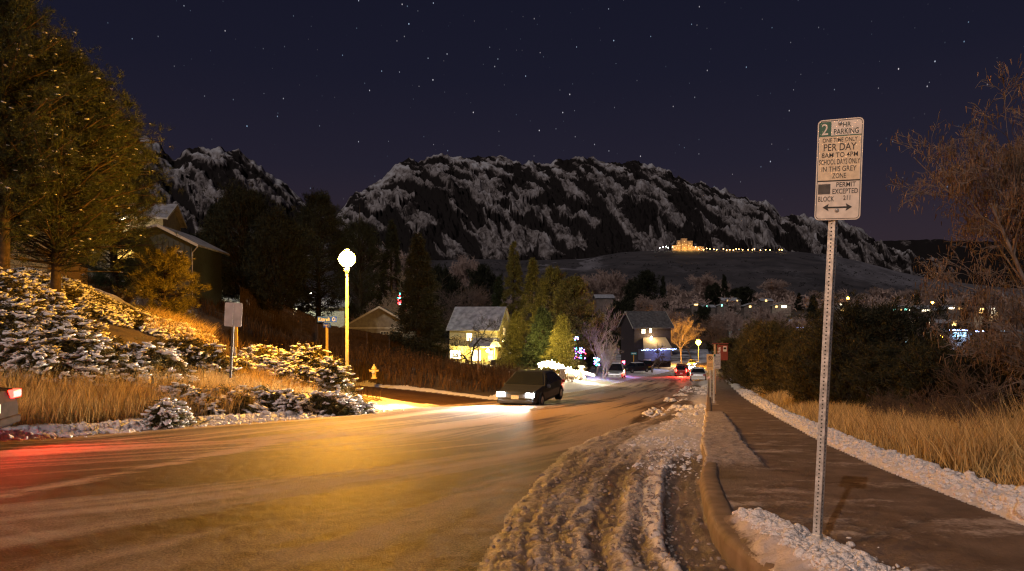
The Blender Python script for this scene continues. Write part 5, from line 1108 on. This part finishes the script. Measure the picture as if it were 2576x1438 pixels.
TT = [  # u, top, depth, shape, width factor, label
 (1522, 676, 300, 0, 1.5, 'wide bare tree crown left of the two black conifers'), (1570, 690, 320, 1, 1.1, 'bare tree crown left of the tall black conifer pair'), (1625, 680, 250, 4, 1.0, 'broad black conifer left of the narrow black one'), (1593, 694, 270, 3, .9, 'black conifer at the left of the black group'), (1668, 698, 250, 2, .55, 'narrow black conifer like a column'), (1697, 712, 330, 0, .8, 'pale bare tree right of the narrow black conifer'),
 (1730, 728, 360, 0, 1.1, 'bare tree between the narrow conifer and the pale crowns'), (1766, 686, 380, 0, 1.5, 'wide pale bare crown above the far street lamp'), (1806, 694, 400, 1, 1.2, 'pale bare crown behind the small pointed conifers'), (1822, 694, 350, 2, .9, 'small pointed black conifer in the centre of the town'), (1800, 706, 350, 3, .7, 'small black conifer left of the pointed one'), (1785, 712, 345, 3, .7, 'squat black conifer at the left of the pointed one'), (1872, 716, 330, 3, 1.4, 'wide black conifer in the centre of the town'), (1847, 726, 335, 4, 1.0, 'black pine touching the wide black conifer'),
 (1938, 700, 380, 0, 1.6, 'rosy bare crown right of the wide black conifer'), (1975, 722, 400, 1, 1.3, 'bare crown right of the rosy one'), (1905, 735, 340, 0, 1.0, 'dim bare crown below the rosy one'), (2010, 738, 330, 2, 1.1, 'black conifer left of the sign post in the town'), (2045, 745, 320, 2, 1.0, 'black conifer touching the sign post in the town'), (2060, 730, 400, 0, 1.4, 'bare crown behind the sign post'), (2110, 728, 420, 1, 1.3, 'bare crown just right of the sign post'),
 (2165, 736, 400, 0, 1.5, 'bare crown above the cream windowed house'), (2222, 722, 380, 0, 1.6, 'tan bare crown above the long house'), (2268, 724, 390, 1, 1.4, 'tan bare crown left of the lit vase shaped tree'), (2338, 718, 360, 1, 1.0, 'vase shaped bare tree lit orange by a tiny street lamp'), (2308, 732, 330, 2, .9, 'black fir left of the lit vase shaped tree'), (2368, 735, 340, 3, .8, 'black fir right of the lit vase shaped tree'), (2415, 745, 370, 0, 1.6, 'bare crown above the bright eave strip'), (2490, 735, 380, 0, 1.6, 'bare crown above the cream lit house'),
 (2425, 765, 270, 2, .7, 'small dark fir in front of the bright eave strip'), (2480, 780, 250, 2, .6, 'little dark fir before the cream lit house'), (1985, 790, 210, 0, 1.2, 'rust brown bare tree left of the sign post'), (2030, 800, 190, 1, 1.3, 'rust brown bare tree touching the sign post'), (1945, 770, 260, 0, 1.3, 'brown bare tree below the two bright windows'), (1905, 790, 230, 1, 1.2, 'brown bare tree above the low house'), (1870, 790, 250, 0, 1.0, 'grey bare tree above the pale blue lit house'), (1838, 770, 280, 1, .9, 'grey bare tree left of the pale blue lit house'),
 (1795, 815, 200, 3, .8, 'dark conifer between the far lamp and the pale blue house'), (1768, 760, 300, 3, .7, 'dark conifer above the far street lamp'), (1838, 850, 130, 3, .6, 'olive conifer right of the bus stop sign'), (2230, 780, 260, 0, 1.1, 'dim bare tree right of the big dark juniper'), (2300, 800, 230, 1, 1.2, 'dim bare tree between the dazzling windows'), (2365, 812, 220, 0, 1.1, 'bare tree right of the stacked windows'), (2440, 850, 170, 0, 1.2, 'bare tree below the blue washed house'), (2330, 880, 96, 1, 1.0, 'bare tree lit amber left of the lower orange lamp'), (2370, 885, 98, 0, 1.0, 'bare tree lit amber under the lower orange lamp'), (2395, 890, 101, 3, .8, 'evergreen lit amber right of the lower orange lamp'), (2300, 895, 92, 3, .7, 'evergreen left of the amber lit trees'), (2250, 860, 120, 0, 1.1, 'bare tree in the hollow behind the big dark juniper'),
 (2520, 800, 260, 1, 1.2, 'dim bare tree at the far right of the town'), (2560, 760, 300, 0, 1.4, 'bare crown at the right edge of the town'), (1640, 740, 210, 0, 1.3, 'dim bare tree in front of the black conifers'), (1560, 742, 220, 3, .8, 'dark conifer behind the rust brown bare tree'), (1690, 760, 220, 1, 1.1, 'dim red brown bare tree above the far bend'), (1470, 690, 260, 0, 1.2, 'dim bare crown behind the lit evergreens'), (1130, 690, 150, 4, .9, 'dark pine behind the yellow lit house roof'), (1215, 665, 180, 4, .9, 'dark pine between the spruce and the tallest pointed conifer'),
 (1090, 650, 190, 3, 1.0, 'brownish conifer right of the narrow spruce top'), (1160, 640, 260, 0, 1.4, 'faint bare crown below the mountain foot'), (1010, 610, 170, 0, 1.2, 'faint bare crown left of the spruce top')]
for (u, vt, y, s, wf, lab) in TT:
    if vt < 742: y *= 1.65
    g = G(u, y); hh = max(2.5, P(0, vt, y).z-float(g.z)); k_ = hh/10; loc = (g.x, g.y, g.z-.2)
    if s not in used: o = PR[s]; used.add(s); o.location = loc; o['label'] = lab; o.scale = (k_*wf, k_*wf, k_)
    else: o = dup(PR[s], loc, random.uniform(0, 6.28), lab, scale=(k_*wf, k_*wf, k_))
    o.scale = (min(k_*wf, 2.5*wf), min(k_*wf, 2.5*wf), k_)
# far-off wood at the foot of the mesa that reads as one mass
def far_wood():
    n = 2200; y = RNG.uniform(520, 1350, n); u = RNG.uniform(1050, 2700, n); x = (u-CX)/F*y; z = H(x, y); hh = RNG.uniform(7, 15, n)
    C = np.stack([x, y, z+hh*.5], 1); k = 16; Bn = np.repeat(C, k, 0)+RNG.normal(0, 1, (n*k, 3))*np.repeat(hh, k)[:, None]*[.24, .24, .26]
    tag(np_mesh('distant_wood', *blades(Bn, rdir(n*k)+[0, 0, .6], RNG.uniform(2, 5, n*k), 1.1, two=False), M_twigt), 'far brown wood massed along the foot of the mesa', 'wood', kind='stuff')
far_wood()

# ---------------------------------------------------------------- snow laden junipers
def juniper(label, mounds, n, snow=.62, s=1.0, m=M_junip, group='snow laden junipers', spike=0.):
    c0 = mounds[0]; x0 = (c0[0]-CX)/F*c0[1]; root = thing('juniper_bush', (x0, c0[1], float(H(x0, c0[1]))), label, 'bush', group); o = np.array(root.location)
    Cs, Ds, W = [], [], []
    tot = sum(q[2]*q[3] for q in mounds)
    for (u, y, rx, ry, vt) in mounds:
        k = int(n*rx*ry/tot); cx = (u-CX)/F*y; top = P(0, vt, y).z; hh = max(.35, top-float(H(cx, y)))
        th = RNG.uniform(0, 2*PI, k); ph = np.arccos(RNG.uniform(-.02, 1, k)); rr = RNG.uniform(.78, 1.05, k)+.14*np.sin(th*5+cx)*np.sin(ph)
        d = np.stack([np.cos(th)*np.sin(ph), np.sin(th)*np.sin(ph), np.cos(ph)], 1)
        X = cx+d[:, 0]*rx*rr; Y = y+d[:, 1]*ry*rr; Z = H(X, Y)+hh*d[:, 2]*rr+.10*hh*np.sin(X*3.1)*np.sin(Y*2.7); keep = Y < y+ry*.5
        Cs.append(np.stack([X, Y, Z], 1)[keep]); Ds.append(nrm(np.stack([d[:, 0]*rx, d[:, 1]*ry, d[:, 2]*.25*hh+.05], 1))[keep])
    C = np.concatenate(Cs); D = np.concatenate(Ds); n = len(C)
    D = nrm(D+RNG.normal(0, .35, D.shape)*[1, 1, .4]); az = np.arctan2(D[:, 1], D[:, 0])
    # sprays of foliage
    k = 9; B = np.repeat(C, k, 0)-np.repeat(D, k, 0)*.16*s; a = np.repeat(az, k)+RNG.normal(0, .6, n*k)
    Dn = np.stack([np.cos(a), np.sin(a), RNG.normal(.05, .3, n*k)], 1)
    np_mesh('foliage', *blades(B, Dn, RNG.uniform(.16, .38, n*k)*s, .035*s, bend=.35), m, root).location = -o
    ks = 12; B = np.repeat(C, ks, 0)+RNG.normal(0, .12*s, (n*ks, 3))-[0, 0, .12*s]
    np_mesh('inner_foliage', *blades(B, rdir(n*ks)*[1, 1, .5], RNG.uniform(.08, .2, n*ks)*s, .03*s, two=False), m, root).location = -o
    j = np.where((RNG.random(n) < snow) & (fbm(C[:, 0]*1.7+9, C[:, 1]*1.7+C[:, 2]*1.3, 3, 7) > .36))[0]
    f = 3; Cj = np.repeat(C[j], f, 0); aj = np.repeat(az[j], f)+RNG.normal(0, .35, len(j)*f); q = RNG.uniform(-.02, .14, len(j)*f)*s
    Cj = Cj+np.stack([np.cos(aj)*q, np.sin(aj)*q, .025*s-q*.25], 1); sz = RNG.uniform(.5, 1.15, len(Cj))*s
    V, fc = blobs(Cj, np.stack([sz*.165, sz*.05, sz*.034], 1), yaw=aj, rough=.22, ico=ICO1, tilt=.4); np_mesh('snow', V, fc, M_snowp, root, smooth=True).location = -o
    if spike:
        i = RNG.choice(n, spike); p0 = C[i]; p1 = p0+nrm(D[i]+[0, 0, .35])*RNG.uniform(.3, .8, spike)[:, None]; np_mesh('stems', *prisms(p0, p1, .012, .004), M_bark, root).location = -o
    return root
juniper('huge snow laden juniper bank at the left edge above the verge grass', [(60, 20, 3.0, 2.0, 765), (-60, 19, 2.6, 2.0, 755), (140, 20.5, 1.7, 1.4, 765), (40, 22.5, 1.9, 1.5, 690), (190, 20.5, 1.4, 1.1, 822), (-10, 18, 2.2, 1.3, 840)], 5200, snow=.72)
juniper('long low snow laden juniper sloping down to the right of the huge one', [(300, 19.6, 1.5, .9, 868), (390, 20.2, 1.2, .8, 876), (200, 18.6, 1.6, 1.0, 848), (90, 17.6, 1.6, 1.0, 862)], 2600, snow=.7)
juniper('dark rounded juniper with little snow left of the blank grey sign', [(470, 22, 1.05, .9, 852), (530, 22.3, .8, .8, 864), (420, 21.5, .8, .8, 870)], 1300, snow=.35)
juniper('yellow lit spreading juniper under the blank grey sign and the street name sign', [(700, 26.5, 1.3, 1.2, 882), (785, 26, 1.2, 1.1, 878), (640, 26, 1.0, 1.0, 900), (845, 24.8, .7, .8, 906), (600, 24.5, .8, .8, 905), (745, 24.6, 1.3, .8, 915)], 3000, snow=.66, spike=20)
juniper('small snow covered juniper in the verge grass at the left', [(430, 16.4, .38, .5, 1005), (412, 16.0, .3, .4, 1022)], 260, snow=.95, s=.8)
juniper('low snowy juniper fringe at the end of the verge grass', [(690, 20.5, 1.1, .6, 978), (800, 21.3, 1.1, .6, 988), (590, 19.6, .9, .5, 985), (870, 22, .7, .6, 996), (480, 18.6, .8, .5, 975)], 1300, snow=.8)
juniper('yellow lit snowy ground juniper along the left slope', [(300, 28, 1.5, 1.8, 778), (355, 28, 1.4, 1.6, 802), (245, 28.5, 1.5, 1.6, 745), (410, 28, 1.3, 1.4, 832), (190, 29, 1.5, 1.5, 722), (120, 29.5, 1.5, 1.5, 705), (460, 27.5, 1.0, 1.2, 850)], 3400, snow=.98, s=1.0)
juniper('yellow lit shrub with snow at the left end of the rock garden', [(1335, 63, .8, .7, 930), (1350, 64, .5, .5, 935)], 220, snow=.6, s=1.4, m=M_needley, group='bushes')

# ---------------------------------------------------------------- grasses
def grass(name, label, X, Y, L, W, m, lean=.25, zoff=0, bend=.5, wind=(0, 0)):
    Z = H(X, Y)+zoff; n = len(X); th = RNG.uniform(0, 2*PI, n); bd = np.stack([np.cos(th)*bend+wind[0], np.sin(th)*bend+wind[1], -np.full(n, .12)], 1)
    D = np.stack([RNG.normal(0, lean, n)+wind[0]*.4, RNG.normal(0, lean, n), np.ones(n)], 1)
    tag(np_mesh(name, *blades(np.stack([X, Y, Z], 1), D, L, W, bend=bd), m), label, 'grass', kind='stuff')
def seedheads(X, Y, Z, n): pass
# right of the pavement: tall golden grass
n = 62000; y = 3.2*np.exp(RNG.random(n)*math.log(60/3.2)); d = RNG.gamma(2.2, .55, n)+.55+.35*sst(18, 40, y); x = xs(y)+d; kk = (d < 4.5) & (fbm(x*1.3, y*.9, 3, 3) > .33+.1*(d > 2.5)); x, y, d = x[kk], y[kk], d[kk]
L = RNG.uniform(.35, .95, len(x))*(1-.35*sst(9, 14, y))*(.75+.5*fbm(x*.9, y*.6, 2, 8)); L *= np.interp(d, [.5, .9, 2], [.55, .9, 1.1])
grass('tall_grass', 'tall golden dry grass leaning along the right side of the pavement', x, y, L, .0045+.0006*y, M_grass, .24, .02, .5, (.10, 0))
# left verge
n = 40000; y = RNG.uniform(7, 24.5, n); d = RNG.uniform(1.15, 4.2, n); x = xe(y)-d*RNG.uniform(.97, 1.0, n); kk = (fbm(x*1.1, y*1.1, 3, 13) > .30) & (np.abs(x/y) < 1.0) & (seg_dist(x, y, SIDE) > 4.2); x, y = x[kk], y[kk]
grass('verge_grass', 'knee high tan dry grass behind the snowy left verge', x, y, RNG.uniform(.3, .85, len(x)), .007+.0004*y, M_grass, .2, .0, .4)
# slope grass on the left bank, brown field before the houses
n = 42000; y = RNG.uniform(22, 66, n); x = RNG.uniform(-1.0, 0.15, n)*y*.8; dl = xe(y)-x; kk = (dl > 2.5) & ((y > 37) | (x > -.47*y)) & (fbm(x*.5, y*.5, 4, 23) > .36) & (seg_dist(x, y, SIDE) > 4.0); x, y = x[kk], y[kk]
grass('field_grass', 'rusty brown dry grass and weeds covering the left bank', x, y, RNG.uniform(.2, .75, len(x))*(1+.5*(y > 36)), .012+.0005*y, M_grassb, .2, .0, .3)
n = 3400; y = RNG.uniform(26.5, 31, n); u = RNG.uniform(370, 530, n); x = (u-CX)/F*y; grass('tuft_grass', 'bright yellow lit grass tufts on the left slope under the small pine', x, y, RNG.uniform(.3, .8, n), .014, M_grass, .3, .0, .6, (.25, 0))
n = 500; y = RNG.uniform(38, 60, n); u = RNG.uniform(900, 1330, n); x = (u-CX)/F*y; kk = (xe(y)-x > 3) & (seg_dist(x, y, SIDE) > 4); x, y = x[kk], y[kk]
z = H(x, y); hh = RNG.uniform(.7, 1.4, len(x)); B = np.stack([x, y, z], 1); T = B+np.stack([RNG.normal(0, .1, len(x)), RNG.normal(0, .1, len(x)), hh], 1)
k = 10; hb = np.repeat(B*.4+T*.6, k, 0)+(np.repeat(T-B, k, 0)*RNG.uniform(-.1, .4, (len(x)*k, 1)))
V = merge(prisms(B, T, .018, .008), blades(hb, rdir(len(hb))*[1, 1, .4]+[0, 0, .5], .13, .05, two=False)); tag(np_mesh('weed_stalks', *V, M_grassb), 'upright brown mullein and weed stalks in front of the fence', 'weeds', kind='stuff')

# ---------------------------------------------------------------- loose snow
M_slushc = mat('dirty_slush', (.16, .115, .09), .7, .2, 12, bump=.5, col2=(.36, .29, .25))
def surf(x, y): z, *_ = ground_detail(np.asarray(x, float), np.asarray(y, float)); return z
M_chunk = mat('snow_chunk', (.60, .56, .54), .7, .12, 60, bump=1.0, col2=(.85, .83, .84))
def chunks(x, y, s, name, label, sink=.32, rough=.3):
    V, f = blobs(np.stack([x, y, surf(x, y)+s*(.35-sink)], 1), np.stack([s*RNG.uniform(.8, 1.4, len(s)), s*RNG.uniform(.7, 1.1, len(s)), s*RNG.uniform(.5, .9, len(s))], 1), rough=rough*.62, ico=ICO2, tilt=.8); tag(np_mesh(name, V, f, M_slushc if 'slush' in name else M_chunk, smooth=True), label, 'snow', kind='stuff')
n = 7500; y = 3.6*np.exp(RNG.random(n)*math.log(45/3.6)); x = xs(y)+RNG.beta(2, 2.2, n)*(.75+.4*sst(18, 40, y)); chunks(x, y, RNG.gamma(1.1, .0078, n)+.004+.0004*y, 'snow_chunks', 'crumbled snow thrown along the right edge of the pavement')
n = 3800; y = RNG.uniform(3.3, 5.1, n); x = 1.69+RNG.normal(0, .14, n)*np.interp(y, [3, 4.2, 5], [1.3, 1, .6]); kk = (x > xc(y)+.17) & (x < 2.9); x, y = x[kk], y[kk]; chunks(x, y, RNG.gamma(.9, .0075, len(x))+.003, 'snow_heap', 'lumps of white snow heaped at the foot of the tall parking sign')
n = 1500; y = 8*np.exp(RNG.random(n)*math.log(26/8)); t = RNG.beta(2.4, 1.6, n); x = xl(y)+t*(xc(y)-xl(y)); kk = (t > .40) & (fbm(x*1.3, y*.8, 3, 55) > .45); x, y = x[kk], y[kk]; chunks(x, y, RNG.gamma(1.6, .008, len(x))+.006, 'ice_chunks', 'white broken ice and snow lying against the kerb')
n = 3400; y = RNG.uniform(4.0, 11, n); t = RNG.random(n); x = xl(y)+t*(xc(y)-xl(y)); kk = ((t > .6) & (t < .82)) | (RNG.random(n) < .30); x, y = x[kk], y[kk]; chunks(x, y, RNG.gamma(1.6, .0042, len(x))+.004, 'slush_crumbs', 'brownish slush crumbs between the tyre tracks at the kerb')
n = 3400; y = RNG.uniform(9, 24, n); x = xe(y)+RNG.normal(.05, .28, n); chunks(x, y, RNG.gamma(2, .012, n)+.01, 'verge_crumbs', 'snow crumbs scattered along the left road edge')
n = 900; y = RNG.uniform(20, 60, n); x = xc(y)-RNG.random(n)*2.0; kk = fbm(x*.9, y*.5, 3, 66) > .48; x, y = x[kk], y[kk]; chunks(x, y, RNG.gamma(2, .018, len(x))+.02, 'ploughed_snow', 'ploughed snow along the kerb towards the parked silver saloon')
